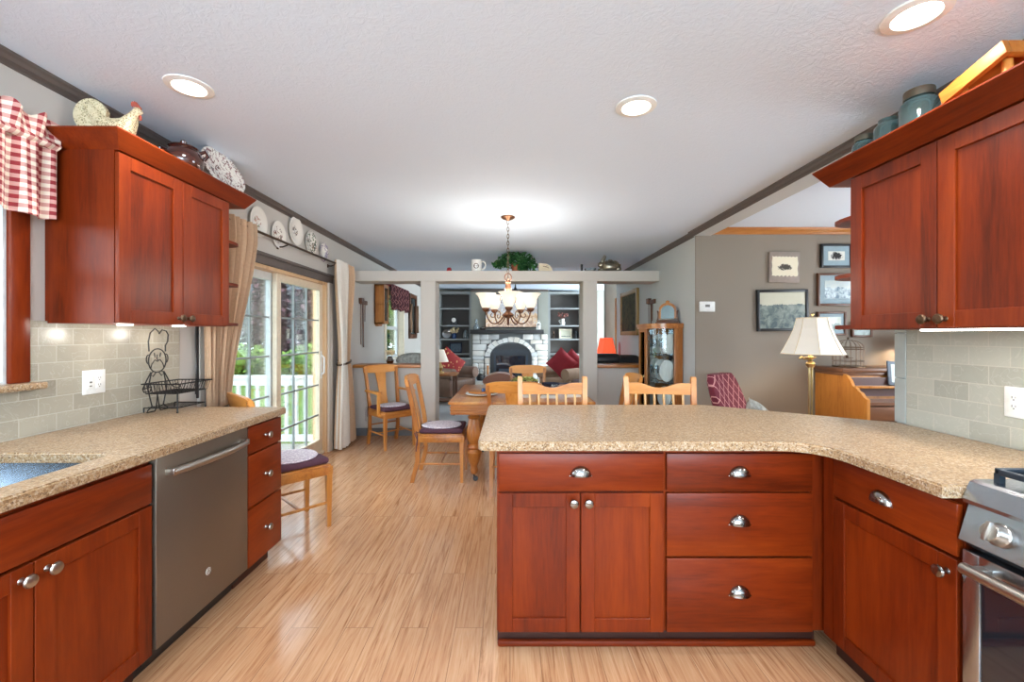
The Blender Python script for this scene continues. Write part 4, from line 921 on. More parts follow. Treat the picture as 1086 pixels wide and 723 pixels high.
# ---------------------------------------------------------------- on the left counter and cabinets
cf = thing('wire_chef_stand', 'black wire stand shaped like a cook carrying a tray on the left counter', 'stand', (-2.045, 2.50, .9185), 0)
S = lambda pts: [(x_, y_, z_) for x_, y_, z_ in pts]
def loop2(pts, r=.0032, cl=True, x=0.0): return [(x, p, q) for p, q in pts]
b = MB()
hat = [(-.07, .345), (-.075, .40), (-.062, .45), (-.03, .475), (-.008, .46), (.0, .445), (.02, .468), (.05, .462), (.066, .44), (.062, .40), (.045, .375), (.045, .34)]
b.tube(loop2(hat), .0034, 6, False)
b.tube(loop2([(-.012+.062*cos(a), .290+.068*sin(a)) for a in [i*pi/12 for i in range(24)]]), .0034, 6, True)
for s in (-1, 1): b.tube(loop2([(-.012+s*(.062+.014*sin(a)), .30-.025*cos(a)) for a in [i*pi/8 for i in range(9)]]), .003, 6)
for s in (-1, 1): b.tube(loop2([(-.012, .285), (-.012+s*.018, .295), (-.012+s*.038, .272), (-.012+s*.046, .25)]), .0026, 6); b.tube(loop2([(-.012+s*.018, .31), (-.012+s*.022, .335)]), .0026, 6)
b.tube(loop2([(-.014, .325), (-.016, .30), (-.008, .292)]), .0026, 6)
for s in (-1, 1): b.tube(loop2([(-.012+s*.01, .222), (-.012+s*.03, .20), (-.012+s*.048, .215), (-.012+s*.03, .228)]), .0026, 6)
b.obj('head', 'wire', cf)
b = MB()
for s in (-1, 1):
    b.tube(loop2([(-.012+s*.045, .225), (-.012+s*.075, .18), (-.012+s*.10, .135)]), .0034, 6)
    b.tube([(0, -.012+s*.10, .135), (.02, -.012+s*.115, .12), (.05, -.012+s*.11, .125), (.045, -.012+s*.095, .15), (.01, -.012+s*.085, .14), (0, -.012+s*.10, .135)], .003, 6)
b.tube(loop2([(-.055, .222), (-.078, .13), (-.05, .03), (-.02, .02), (-.012, .10), (.0, .02), (.03, .03), (.055, .13), (.032, .222)]), .0034, 6)
b.tube(loop2([(-.05, .03), (-.08, .01), (-.085, 0), (-.03, .0), (-.02, .02)]), .0034, 6); b.tube(loop2([(.03, .03), (.06, .01), (.065, 0), (.01, 0), (0, .02)]), .0034, 6)
b.obj('body', 'wire', cf)
b = MB(); x0, x1, ya, yb = .01, .20, -.115, .125
def rect(z, e=0): return [(x0-e*.3, ya-e, z), (x1+e, ya-e, z), (x1+e, yb+e, z), (x0-e*.3, yb+e, z)]
b.tube(rect(.165, .012), .004, 6, True).tube(rect(.11, -.01), .003, 6, True)
for i in range(13): y = ya+(yb-ya)*i/12; b.tube([(x1+.012, y, .165), (x1-.01, y, .11), (x0+.01, y, .11), (x0, y, .165)], .0018, 5)
for i in range(1, 9): x = x0+(x1-x0)*i/9; b.tube([(x, ya-.012, .165), (x, ya+.01, .11), (x, yb-.01, .11), (x, yb+.012, .165)], .0018, 5)
b.obj('basket', 'wire', cf)
b = MB()
for x, y in ((x1-.012, ya+.01), (x1-.012, yb-.01)): b.tube([(x, y, .11), (x, y, .006)], .0036, 6).ball((x, y, .006), .006)
for y in (ya+.01, yb-.01): b.tube([(0, y, .03), (x1-.012, y, .03)], .003, 6).tube([(0, y, .03), (0, y, .004)], .0036, 6)
b.tube([(x1-.012, ya+.01, .03), (x1-.012, yb-.01, .03)], .003, 6)
for i in range(1, 8): y = ya+.01+(yb-ya-.02)*i/8; b.tube([(0, y, .03), (x1-.012, y, .03)], .0015, 5)
b.obj('feet', 'wire', cf)
hs = thing('hanging_strap', 'dark strap with a curly cord hanging on the wall beside the tan drape', 'cord', (XL, 2.90, 0))
MB().box(.002, .012, -.016, .016, .93, 1.43, bev=.003).obj('strap', 'cord', hs)
b = MB()
for s in (-1, 1): b.tube([(.012, s*(.020+.012*abs(sin(z*9+s))), z) for z in [.96+.46*i/30 for i in range(31)]], .0035, 6)
b.obj('curly_cord', 'cord', hs)
# on the left wall cabinet
zc = 1.41+.79+.078
ro = thing('rooster_figurine', 'speckled cream rooster figurine on the near end of the left wall cabinet', 'figurine', (-1.905, 2.08, zc), R(12))
ro.scale = (.82, .9, 1.0)
b = MB(); spn = [((-.165, .135), .012, .006), ((-.16, .165), .02, .03), ((-.13, .15), .028, .048), ((-.098, .118), .032, .055), ((-.06, .085), .04, .05), ((-.02, .068), .05, .055), ((.03, .07), .056, .058), ((.07, .10), .050, .056), ((.088, .132), .036, .042), ((.098, .160), .027, .030), ((.115, .170), .017, .018), ((.132, .166), .004, .004)]
rings = [[(cx, sy*cos(2*pi*j/16), czz+sz*sin(2*pi*j/16)) for j in range(16)] for (cx, czz), sy, sz in spn]
b.loops(rings)
b.obj('body', 'rooster', ro)
b = MB(); fan = [(-.06, .05)]+[(-.125+.085*cos(a), .125+.082*sin(a)) for a in [R(20+i*13) for i in range(18)]]+[(-.09, .04)]
b.prism(fan, -.014, .014, 'y'); b.obj('tail', 'rooster', ro, 30)
b = MB()
for i in range(5): b.ball((.078+.010*i, 0, .200+.010*sin(i*.8+.4)-.004*i), .009, .006, .016, 1)
b.ball((.118, 0, .140), .009, .008, .016, 1); b.obj('comb', plain('brick_red_glaze', (170, 76, 56), .5), ro)
MB().lathe([(0, 0), (.05, 0), (.046, .012), (.034, .022), (0, .024)], 24).obj('base', 'rooster', ro)
pt = thing('bean_pot', 'brown glazed bean pot on the middle of the left wall cabinet', 'pot', (-1.85, 2.43, zc), R(200)); pt.scale = (.92, .92, .92)
MB().lathe([(0, 0), (.075, 0), (.098, .03), (.108, .07), (.098, .105), (.075, .128), (.072, .14), (.080, .146), (.078, .150), (.066, .146), (.064, .13), (0, .128)], 32).obj('pot', 'brown_glaze', pt)
MB().lathe([(0, .147), (.074, .147), (.07, .155), (.04, .168), (.014, .172), (.018, .185), (.012, .194), (0, .196)], 24).obj('lid', 'brown_glaze', pt)
for s in (-1, 1): MB().tube([(s*.085, 0, .125), (s*.115, 0, .14), (s*.128, 0, .115), (s*.105, 0, .085)], .011, 8).obj('handle', 'brown_glaze', pt)
pl = MB().lathe([(0, 0), (.125, 0), (.135, .006), (.20, .018), (.205, .022), (.20, .024), (.13, .013), (.12, .008), (0, .008)], 44, sy=.66).obj('platter', 'platter_print', None, 50, (-1.86, 2.765, zc+.130), (R(74), 0, R(90))); tag(pl, 'oval floral platter leaning at the far end of the left wall cabinet', 'platter')
# on the right wall cabinet
zr = 1.38+.715+.078
def jar(label, x, y, h, r, lid=True):
    t = thing('mason_jar', label, 'jar', (x, y, zr), 0, 'aqua jars on the right cabinet')
    MB().lathe([(0, 0), (r*.9, 0), (r, .012), (r, h*.66), (r*.93, h*.76), (r*.68, h*.84), (r*.68, h*.92), (r*.62, h*.92), (r*.62, h*.84), (r*.86, h*.75), (r*.93, h*.65), (r*.93, .016), (0, .010)], 32).obj('glass', 'jar_glass', t)
    if lid: MB().lathe([(0, h), (r*.74, h), (r*.77, h-.006), (r*.77, h*.85), (r*.73, h*.85), (r*.73, h*.92), (0, h*.925)], 28).obj('lid', 'zinc', t)
jar('large zinc-lidded aqua jar nearest the wooden tray on the right cabinet', 1.75, 1.835, .228, .068)
jar('middle-sized open aqua jar between two others on the right cabinet', 1.75, 1.985, .195, .055, False)
jar('small aqua jar at the far end of the right cabinet', 1.75, 2.12, .165, .05)
tr = thing('wooden_tray', 'golden wooden tray on peg feet on the near end of the right cabinet', 'tray', (1.625, 1.515, zr))
mt_ = T(0, 0, .10) @ rotm(R(-16), 'X')
b = MB()
for q in ((0, .022, -.11, .11), (.288, .31, -.11, .11), (.022, .288, .088, .11), (.022, .288, -.11, -.088)): b.box(*q, -.02, .03, bev=.003, m=mt_)
b.obj('rim', 'pine', tr, 30); MB().box(.02, .29, -.09, .09, .012, .022, m=mt_).obj('panel', 'pine', tr, 0)
for x in (.05, .26):
    for y in (-.07, .07): MB().lathe([(0, 0), (.013, 0), (.016, .02), (.013, .108-y*.287), (0, .108-y*.287)], 16, c=(x, y, 0)).obj('foot', 'honey_z', tr)

# ---------------------------------------------------------------- things on the beam
BZ = 2.217
iv = thing('potted_ivy', 'bushy green ivy in a small terracotta pot on the beam behind the chandelier', 'plant', (.08, 5.90, BZ))
MB().lathe([(0, 0), (.05, 0), (.065, .10), (.07, .10), (.07, .12), (.058, .12), (.055, .09), (0, .09)], 24).obj('pot', plain('terracotta', (176, 96, 66), .8), iv)
MB().leaves((.0, 0, .15), (.27, .17, .13), 620, .05, rng, .15, -.6).leaves((.16, -.06, .06), (.14, .10, .09), 150, .05, rng, .1).leaves((-.22, -.05, .10), (.12, .08, .06), 90, .05, rng, .1).obj('foliage', 'leaf_ivy', iv, 0)
mg = thing('ceramic_mug', 'white mug with a round brown mark standing on the beam', 'mug', (-.46, 5.88, BZ), R(0))
MB().lathe([(0, 0), (.068, 0), (.072, .01), (.072, .165), (.066, .165), (.064, .012), (0, .01)], 32).obj('body', 'ceramic', mg)
MB().tube([(.070, 0, .14), (.105, 0, .145), (.125, 0, .10), (.11, 0, .05), (.070, 0, .035)], .009, 8).obj('handle', 'ceramic', mg)
b = MB(); n = 14
for rr0, rr1 in ((.026, .036),):
    b.loops([[(r*cos(2*pi*i/28)*1.0, -sqrt(max(.0729**2-(r*cos(2*pi*i/28))**2, 0)), .075+r*sin(2*pi*i/28)) for i in range(28)] for r in (rr0, rr1)], True, False)
for a0, a1 in ((-.9, .9), (pi-.5, pi+.4)): b.loops([[(r*cos(a), -sqrt(.0731**2-(r*cos(a))**2), .075+r*sin(a)) for a in [a0+(a1-a0)*i/8 for i in range(9)]] for r in (.008, .019)], False, False)
b.obj('emblem', 'walnut', mg, 0)
tag(MB().lathe([(0, 0), (.042, 0), (.036, .02), (.026, .055), (.02, .06), (0, .062)], 20).obj('red_candle', 'red_cloth', None, 40, (-.835, 5.88, BZ)), 'small dark red candle holder at the left on the beam', 'candle')
pg = thing('keepsake_block', 'cream triangular keepsake block with a small brown sketch standing on the beam', 'ornament', (.48, 5.88, BZ))
MB().prism([(-.085, 0), (.095, 0), (.10, .03), (.07, .08), (.02, .11), (-.05, .115), (-.085, .125), (-.09, .06)], -.025, .025, 'y').obj('block', plain('cream_glaze', (222, 204, 170), .5), pg, 30)
MB().tube([(-.03, -.026, .075), (.0, -.026, .07), (.03, -.026, .062), (.05, -.026, .05)], .004, 6).tube([(.0, -.026, .07), (.02, -.026, .082), (.04, -.026, .078)], .003, 6).obj('sketch', 'walnut', pg)
tag(MB().box(-.016, .016, -.016, .016, 0, .11, bev=.003).box(-.02, .02, -.02, .02, 0, .012, bev=.002).obj('black_candlestick', 'black', None, 40, (.985, 5.90, BZ)), 'short square black candlestick on the beam', 'candlestick')
tag(MB().lathe([(0, 0), (.05, 0), (.075, .02), (.085, .05), (.078, .05), (.066, .022), (0, .012)], 28).obj('glass_dish', 'clear_glass', None, 40, (1.10, 5.90, BZ)), 'shallow glass dish beside the black candlestick on the beam', 'dish')
rb = thing('silver_rabbit', 'silver leaf-covered rabbit figurine at the right end of the beam', 'figurine', (1.34, 5.90, BZ))
sm = metal('antique_silver', (168, 158, 140), .32)
MB().ball((.04, 0, .075), .125, .075, .082, 3).ball((-.085, 0, .10), .05, .042, .045, 3).ball((.14, 0, .04), .05, .06, .045, 2).ball((-.08, 0, .03), .055, .05, .03, 2).ball((.155, 0, .09), .025, .025, .025, 2).obj('body', sm, rb)
b = MB()
for s, ln in ((-1, 0), (1, .0)): b.ball((-.055+s*.012, s*.02, .175), .018, .010, .065, 2, m=rotm(R(22), 'Y'))
b.obj('ears', sm, rb)
b = MB().leaves((.04, 0, .075), (.135, .085, .092), 110, .03, rng, .92, 0); b.obj('leaf_coat', sm, rb, 0)

# ---------------------------------------------------------------- left wall beyond the door
def walltool(label, x, y, s):
    t = thing('wooden_wall_tool', label, 'wall ornament', (x, y, 0))
    MB().box(0, .03, -.14, .14, 1.79, 1.85, bev=.006).box(0, .05, -.15, -.05, 1.80, 1.875, bev=.006).obj('bar', 'walnut', t)
    b = MB(); b.tube([(.016, -.02, 1.80), (.018, .0, 1.18)], .011, 7); b.tube([(.02, .05, 1.80), (.02, .05, 1.55)], .006, 6); b.tube([(.016, -.12, 1.80), (.016, -.11, 1.22)], .005, 6); b.obj('rods', 'walnut', t)
walltool('old wooden tool with hanging rods on the wall beside the tied-back drape', XL, 6.14, 1)
o = thing('wooden_wall_tool', 'old wooden tool with hanging rods on the right wall above the curio cabinet', 'wall ornament', (2.0, 6.02, 0), pi)
for c in [c for c in bpy.data.objects if c.parent and c.parent.name == 'wooden_wall_tool']: dup(c, parent=o)
wc = thing('hanging_cupboard', 'small oak wall cupboard with glass door near the living-room window', 'cupboard', (XL, 6.82, 1.53), pi/2)
b = MB(); w_, d_, h_ = .26, .13, .62   # local x runs along the wall, front at -y
b.box(-w_/2, -w_/2+.018, -d_, 0, 0, h_).box(w_/2-.018, w_/2, -d_, 0, 0, h_).box(-w_/2, w_/2, -d_, 0, h_-.018, h_).box(-w_/2, w_/2, -d_, 0, 0, .018).box(-w_/2, w_/2, -.012, 0, 0, h_).box(-w_/2, w_/2, -d_, 0, .30, .312)
b.prism([(-w_/2, 0), (w_/2, 0), (w_/2-.05, -.035), (-w_/2+.05, -.035)], -.05, 0, 'y'); b.obj('case', 'oak', wc, 30)
dd = MB().box(-w_/2, -w_/2+.04, -d_-.02, -d_, 0, h_).box(w_/2-.04, w_/2, -d_-.02, -d_, 0, h_).box(-w_/2+.04, w_/2-.04, -d_-.02, -d_, 0, .05).box(-w_/2+.04, w_/2-.04, -d_-.02, -d_, h_-.05, h_).obj('door', 'oak', wc, 0)
MB().box(-w_/2+.038, w_/2-.038, -d_-.012, -d_-.006, .048, h_-.048).obj('pane', 'cabinet_glass', dd, 0)
lv = thing('trellis_valance', 'dark red trellis-patterned valance over the living-room window', 'valance', (XL+.06, 7.20, 0))
def fv2(u, v):
    ph = u*2*pi*7; z = 1.80+.42*v+.02*cos(ph*.43)*(1-v); return (.05+.03*sin(ph)*(1.1-.6*v), 1.32*u, z)
MB().sheet(fv2, 100, 14, .004, (.004, 0, 0)).obj('skirt', 'lattice_val', lv, 60)
MB().box(-.058, .02, 0, 1.32, 2.20, 2.24, bev=.004).obj('board', 'red_cloth', lv)
fm = thing('wall_mirror', 'tall dark-framed mirror on the left wall past the living-room window', 'mirror', (XL, 9.25, 1.28), pi/2)
b = MB()
for q in ((-.34, -.25, 0, .95), (.25, .34, 0, .95), (-.25, .25, 0, .09), (-.25, .25, .86, .95)): b.box(q[0], q[1], -.04, 0, q[2], q[3], bev=.008)
b.obj('frame', 'walnut', fm); MB().box(-.25, .25, -.02, -.005, .09, .86).obj('glass', 'mirror', fm, 0)
b = MB().tube([(x_, -.05, z_) for x_, z_ in ((-.30, .72), (-.33, .5), (-.30, .3), (-.33, .12))], .03, 7)
b.tube([(x_, -.05, z_) for x_, z_ in ((.30, .72), (.33, .5), (.30, .3), (.33, .12))], .03, 7).obj('garland', 'bronze', fm)
fl = thing('flower_vase', 'cream dried flowers in a small vase below the living-room window', 'vase', (XL+.12, 7.55, .957), 0)
fl.location = (-1.68, 6.0, .957)
MB().lathe([(0, 0), (.04, 0), (.055, .04), (.03, .09), (.036, .10), (.03, .10), (0, .09)], 20).obj('vase', 'pewter', fl)
b = MB()
for i in range(18): a = rng.uniform(0, 6.3); r = rng.uniform(0, .07); b.ball((r*cos(a), r*sin(a), .13+rng.uniform(0, .05)), .024, sub=1)
b.obj('flowers', 'cream_flower', fl)
tag(MB().ball((0, 0, .09), .26, .12, .11, 3).ball((.05, -.02, .06), .22, .10, .10, 2).obj('grey_cushion', 'grey_throw', None, 60, (-1.40, 6.24, .90)), 'grey patterned cushion showing over the left half wall', 'cushion')

# ---------------------------------------------------------------- living room: chimney breast, fireplace, bookcases
FY = 10.70
sbox('wall_chimney_breast', 'chimney', -.97, .95, FY, 11.1, 0, 2.5)
fp = thing('fireplace', 'pale stone fireplace with black arched insert and black mantel shelf', 'fireplace', (0, FY, 0))
rs = random.Random(11); b = MB(); AC, AR, AS = (.02, .62), .50, .36   # arch centre, half width, rise
def inside(x, z): return abs(x-AC[0]) < AR+.015 and z < .80+AS*sqrt(max(0, 1-((x-AC[0])/(AR+.04))**2))
z = .26
while z < 1.37:
    hgt = rs.uniform(.09, .16); hgt = min(hgt, 1.375-z) if 1.375-z-hgt > .05 else 1.375-z
    zm = z+hgt*.25; q = 1-((zm-.82)/(AS+.15))**2 if zm > .82 else 1
    hw = (AR+.165)*sqrt(q) if q > 0 else 0
    if zm > .82: hw = max(0, hw-.02)
    for xa, xb in ([(-.93, AC[0]-hw), (AC[0]+hw, .93)] if hw > .05 else [(-.93, .93)]):
        x = xa
        while x < xb-.01:
            x1 = min(x+rs.uniform(.13, .34), xb)
            if xb-x1 < .09: x1 = xb
            b.box(x+.005, x1-.005, -.055-rs.uniform(0, .03), .0, z+.005, z+hgt-.005, bev=.014); x = x1
    z += hgt
for k in range(13):   # arch stones
    a0 = pi*k/13+.01; a1 = pi*(k+1)/13-.01
    P2 = lambda a, e: (AC[0]+(AR+e)*cos(a), .82+(AS-.02+e)*sin(a))
    e_ = rs.uniform(.10, .165); b.prism([P2(a0, .02), P2(a0, e_), P2((a0+a1)/2, e_+.005), P2(a1, e_), P2(a1, .02)], -.09-rs.uniform(0, .02), 0, 'y')
for s in (-1, 1):
    z = .26
    while z < .82: hgt = min(rs.uniform(.10, .16), .82-z); x_ = AC[0]+s*(AR+.085); b.box(x_-.065, x_+.065, -.085, 0, z+.004, z+hgt-.004, bev=.012) if hgt > .03 else None; z += hgt
b.obj('stonework', 'stone', fp, 30)
MB().box(-.93, .93, -.045, 0, .02, 1.375).obj('mortar', 'mortar', fp, 0)
MB().box(-1.0, .98, -.55, 0, 0, .26, bev=.01).obj('hearth', 'stone', fp)
op = [(AC[0]-AR, .26), (AC[0]+AR, .26)]+[(AC[0]+AR*cos(a), .80+AS*.95*sin(a)) for a in [pi*i/20 for i in range(21)]]
ins = MB().prism(op, -.10, -.03, 'y').obj('insert', 'black', fp, 30)
MB().box(AC[0]-.36, AC[0]+.36, -.112, -.10, .36, .84, bev=.004).obj('firebox_glass', 'black_glass', ins, 0)
b = MB()
for k in range(4): b.box(AC[0]-.44, AC[0]+.44, -.115, -.10, .885+.03*k, .895+.03*k)
for s in (-1, 1): b.box(AC[0]+s*.40-.02, AC[0]+s*.40+.02, -.115, -.10, .30, .86)
b.box(AC[0]-.3, AC[0]+.3, -.116, -.111, .40, .52).obj('grille', 'iron', ins, 0)
MB().box(-.98, .82, -.26, 0, 1.385, 1.485, bev=.006).obj('mantel_shelf', 'mantel', fp)
tv = thing('television', 'flat television over the mantel showing a pale landscape picture', 'television', (.035, FY-.002, 1.53))
MB().box(-.66, .66, -.06, 0, 0, .86, bev=.006).obj('case', 'black', tv); MB().box(-.64, .64, -.064, -.058, .025, .84).obj('screen', 'screen', tv, 0)
def bottle(nm, label, x, y, z, prof, mt, cat, grp=None): return tag(MB().lathe(prof, 20).obj(nm, mt, None, 40, (x, y, z)), label, cat, grp)
MZ = 1.4855
bottle('glass_decanter', 'clear glass decanter at the left end of the mantel', -.83, FY-.14, MZ, [(0, 0), (.07, 0), (.08, .05), (.03, .14), (.022, .2), (.04, .24), (0, .27)], 'clear_glass', 'decanter')
bottle('silver_bird', 'low silver ornament beside the decanter on the mantel', -.68, FY-.14, MZ, [(0, 0), (.06, 0), (.075, .03), (.05, .06), (0, .075)], 'pewter', 'ornament')
ln = thing('lantern', 'small white lantern at the right end of the mantel', 'lantern', (.70, FY-.14, MZ))
MB().box(-.05, .05, -.05, .05, 0, .015).box(-.05, -.038, -.05, -.038, .015, .15).box(.038, .05, -.05, -.038, .015, .15).box(-.05, -.038, .038, .05, .015, .15).box(.038, .05, .038, .05, .015, .15).prism([(-.055, .15), (.055, .15), (.02, .19), (-.02, .19)], -.05, .05, 'y').obj('frame', 'white', ln, 0); MB().lathe([(0, 0), (.03, 0), (.03, .09), (0, .09)], 16, c=(0, 0, .015)).obj('candle', 'ceramic', ln); MB().tube([(.025*cos(a), 0, .205+.022*sin(a)) for a in [i*pi/8 for i in range(16)]], .004, 6, True).obj('ring', 'white', ln)
def bookcase(label, x0, x1, nm='built_in_bookcase'):
    t = thing(nm, label, 'bookcase', (x0, 10.72, 0)); W = x1-x0
    b = MB().box(0, .05, 0, .37, 0, 2.44).box(W-.05, W, 0, .37, 0, 2.44).box(.05, W-.05, 0, .37, 2.38, 2.44).box(.05, W-.05, 0, .37, 0, .08); b.obj('case', 'livgrey', t, 0)
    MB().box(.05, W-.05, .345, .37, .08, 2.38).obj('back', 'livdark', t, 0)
    for z in (2.03, 1.60, 1.26, .89): MB().box(.05, W-.05, .01, .345, z-.035, z).obj('shelf', 'livgrey', t, 0)
    MB().box(-.0, W, -.08, .345, .74, .785, bev=.005).obj('counter', 'livgrey', t)
    for k in range(2):
        a, c = .05+(W-.1)*k/2+.004, .05+(W-.1)*(k+1)/2-.004
        d_ = MB().box(a, a+.06, -.02, 0, .09, .73).box(c-.06, c, -.02, 0, .09, .73).box(a+.06, c-.06, -.02, 0, .09, .15).box(a+.06, c-.06, -.02, 0, .67, .73).box(a+.05, c-.05, -.012, -.004, .14, .68).obj('door', 'livgrey', t, 0)
        MB().lathe(KN, 14, m=T(c-.03 if k == 0 else a+.03, -.0205, .64) @ rotm(pi/2, 'X')).obj('knob', 'bronze', d_)
    return t
bookcase('grey built-in bookcase left of the fireplace', -1.80, -.972); bookcase('grey built-in bookcase right of the fireplace', .952, 1.80)
SY = 10.86
ck = thing('mantel_clock', 'dark clock with a white dial on the left bookcase', 'clock', (-1.42, SY, 1.601))
MB().box(-.10, .10, -.05, .05, 0, .03).prism([(-.085, .03), (.085, .03), (.085, .16), (.05, .205), (0, .22), (-.05, .205), (-.085, .16)], -.045, .045, 'y').obj('case', 'black', ck, 30); MB().lathe([(0, 0), (.055, 0), (.055, .006), (0, .006)], 24, m=T(0, -.045, .13) @ rotm(pi/2, 'X')).obj('dial', 'ceramic', ck)
bottle('silver_plate', 'round silver plate standing on the left bookcase', -1.615, SY+.03, 1.378, [(0, 0), (.07, .0), (.115, .012), (.112, .018), (.07, .008), (0, .008)], 'pewter', 'plate').rotation_euler = (R(80), 0, R(20))
vs = thing('blue_vase', 'blue vase of cream flowers on the left bookcase', 'vase', (-1.42, SY, 1.261))
MB().lathe([(0, 0), (.05, 0), (.065, .05), (.06, .12), (.045, .14), (.04, .14), (0, .12)], 20).obj('vase', 'blue_glaze', vs)
b = MB()
for i in range(26): a = rng.uniform(0, 6.3); r = rng.uniform(0, .12); b.ball((r*cos(a), r*sin(a)*.7, .19+rng.uniform(-.03, .07)), .034, sub=1)
b.obj('flowers', 'cream_flower', vs)
bottle('glass_jar', 'clear glass jar right of the blue vase on the left bookcase', -1.13, SY, 1.261, [(0, 0), (.07, 0), (.08, .05), (.075, .12), (.04, .16), (.05, .18), (.02, .21), (0, .22)], 'clear_glass', 'jar')
fr = thing('dark_picture_frame', 'dark blue framed picture leaning on the lower shelf of the left bookcase', 'picture', (-1.39, SY+.08, .891)); fr.rotation_euler = (R(-8), 0, 0)
MB().box(-.16, .16, -.02, 0, 0, .27, bev=.004).obj('frame', 'navy', fr); MB().box(-.13, .13, -.024, -.018, .03, .24).obj('print', plain('dark_blue_print', (60, 80, 96), .4, 0, .3, 16), fr, 0)
ft = thing('flower_jug', 'white jug with dried red flowers on the right bookcase', 'jug', (1.33, SY, 1.601))
MB().lathe([(0, 0), (.05, 0), (.065, .06), (.04, .12), (.05, .16), (.044, .16), (0, .13)], 20).tube([(-.05, 0, .13), (-.095, 0, .11), (-.06, 0, .05)], .009, 6).obj('jug', 'ceramic', ft)
b = MB()
for i in range(16): a = rng.uniform(0, 6.3); r = rng.uniform(.03, .16); b.ball((r*cos(a), r*sin(a)*.6, .25+rng.uniform(-.03, .06)), .026, sub=1); b.tube([(0, 0, .14), (r*cos(a), r*sin(a)*.6, .25)], .003, 4)
b.obj('flowers', plain('dusty_red_flower', (130, 84, 76), .9, 0, .2, 30), ft)
fr = thing('white_picture_frame', 'pale framed photograph on the right bookcase', 'picture', (1.41, SY+.06, 1.261)); fr.rotation_euler = (R(-8), 0, 0)
b = MB()
for q in ((-.165, -.125, 0, .25), (.125, .165, 0, .25), (-.125, .125, 0, .04), (-.125, .125, .21, .25)): b.box(q[0], q[1], -.025, 0, q[2], q[3], bev=.003)
b.obj('frame', 'paper', fr); MB().box(-.125, .125, -.015, -.004, .04, .21).obj('print', 'art_field', fr, 0)
bottle('dark_candlestick', 'slim dark candlestick left of the pale framed photograph on the bookcase', 1.10, SY, 1.261, [(0, 0), (.035, 0), (.03, .012), (.01, .03), (.012, .10), (.028, .12), (.012, .13), (.011, .19), (0, .19)], 'bronze', 'candlestick')
bottle('dark_box', 'small dark round box at the right of the bookcase shelf', 1.66, SY, 1.261, [(0, 0), (.06, 0), (.06, .18), (.045, .2), (0, .21)], 'black', 'box')

# ---------------------------------------------------------------- living room seating
def easy(nm, label, loc, rz, mt, W=.95, cat='armchair'):
    t = thing(nm, label, cat, loc, rz); d = .9
    MB().box(-W/2+.16, W/2-.16, -.40, .30, .14, .30, bev=.03).obj('base', mt, t)
    MB().box(-W/2+.17, W/2-.17, -.46, .26, .29, .47, bev=.06, seg=4).obj('seat_cushion', mt, t)
    MB().box(-W/2+.10, W/2-.10, .18, .44, .16, .92, bev=.10, seg=4, m=T(0, .0, 0) @ rotm(R(0), 'X')).obj('backrest', mt, t)
    for s in (-1, 1):
        x = s*(W/2-.10); MB().box(x-.085, x+.085, -.42, .40, .14, .56, bev=.04).tube([(x+s*.01, -.46, .58), (x+s*.01, .36, .60)], .115, 14).obj('arm', mt, t)
        for y in (-.36, .34): MB().lathe([(0, 0), (.025, 0), (.035, .13), (0, .145)], 12, c=(x, y, 0)).obj('leg', 'walnut', t)
    return t
easy('leather_armchair', 'brown leather armchair behind the left pillar', (-1.30, 8.75, .012), R(62), 'leather')
easy('suede_armchair', 'tan armchair with rolled arms behind the right pillar', (1.20, 8.75, .012), R(-55), 'tan_leather')
def pillow(label, loc, rot, mt, sz=.23):
    b = MB(); n = 10
    f = lambda s: (lambda u, v: (sz*(2*u-1)*(1+.08*abs((2*u-1)*(2*v-1))), s*.075*((1-(2*u-1)**4)*(1-(2*v-1)**4))**.6, sz*(2*v-1)*(1+.08*abs((2*u-1)*(2*v-1)))))
    b.sheet(f(1), n, n).sheet(f(-1), n, n); bmesh.ops.remove_doubles(b.bm, verts=b.bm.verts, dist=1e-4)
    return tag(b.obj('throw_pillow', mt, None, 60, loc, rot), label, 'pillow')
M['red_pattern'] = (lambda t: (t.set(Base_Color=t.ramp(t.n('TexVoronoi', {'Vector': t.coord(), 'Scale': 16.0}).outputs['Distance'], [(.22, (206, 150, 96)), (.34, (150, 38, 36))]), Roughness=.85), t.m)[1])(NT('red_dotted_fabric'))
pillow('red dotted pillow on the brown leather armchair', (-1.20, 8.56, .76), (R(-14), R(38), R(30)), 'red_pattern', .25)
pillow('front crimson diamond pillow on the tan armchair', (1.02, 8.50, .80), (R(-14), R(42), R(-20)), 'red_cloth', .21)
pillow('rear crimson diamond pillow on the tan armchair', (1.24, 8.66, .80), (R(-14), R(44), R(-25)), 'red_cloth', .19)
st = thing('side_table', 'small wooden side table beside the left pillar', 'side table', (-1.10, 7.35, .012))
MB().box(-.20, .20, -.22, .22, .66, .69, bev=.006).obj('top', 'oak_x', st)
for x in (-.16, .16):
    for y in (-.17, .17): MB().lathe([(0, 0), (.016, 0), (.014, .1), (.024, .14), (.018, .2), (.024, .45), (.018, .55), (.024, .6), (.024, .66), (0, .66)], 12, c=(x, y, 0)).obj('leg', 'walnut', st)
MB().box(-.15, .15, -.16, .16, .22, .24).obj('shelf', 'walnut', st)
tl = thing('table_lamp', 'small white-shaded lamp on the side table behind the left pillar', 'lamp', (-1.20, 7.40, .703))
MB().lathe([(0, 0), (.06, 0), (.06, .015), (.02, .03), (.045, .09), (.02, .15), (.01, .2), (0, .2)], 20).obj('base', 'brass', tl); MB().lathe([(.14, .19), (.06, .40), (.055, .40), (.135, .19)], 28, cap=False).obj('lamp_shade', 'shade', tl)
tag(MB().box(-.35, .35, -.28, .28, 0, .06, bev=.02).box(-.36, .36, -.29, .29, .06, .50, bev=.05, seg=3).obj('ottoman', 'navy', None, 40, (.98, 7.35, .012)), 'dark navy ottoman in front of the tan armchair', 'ottoman')
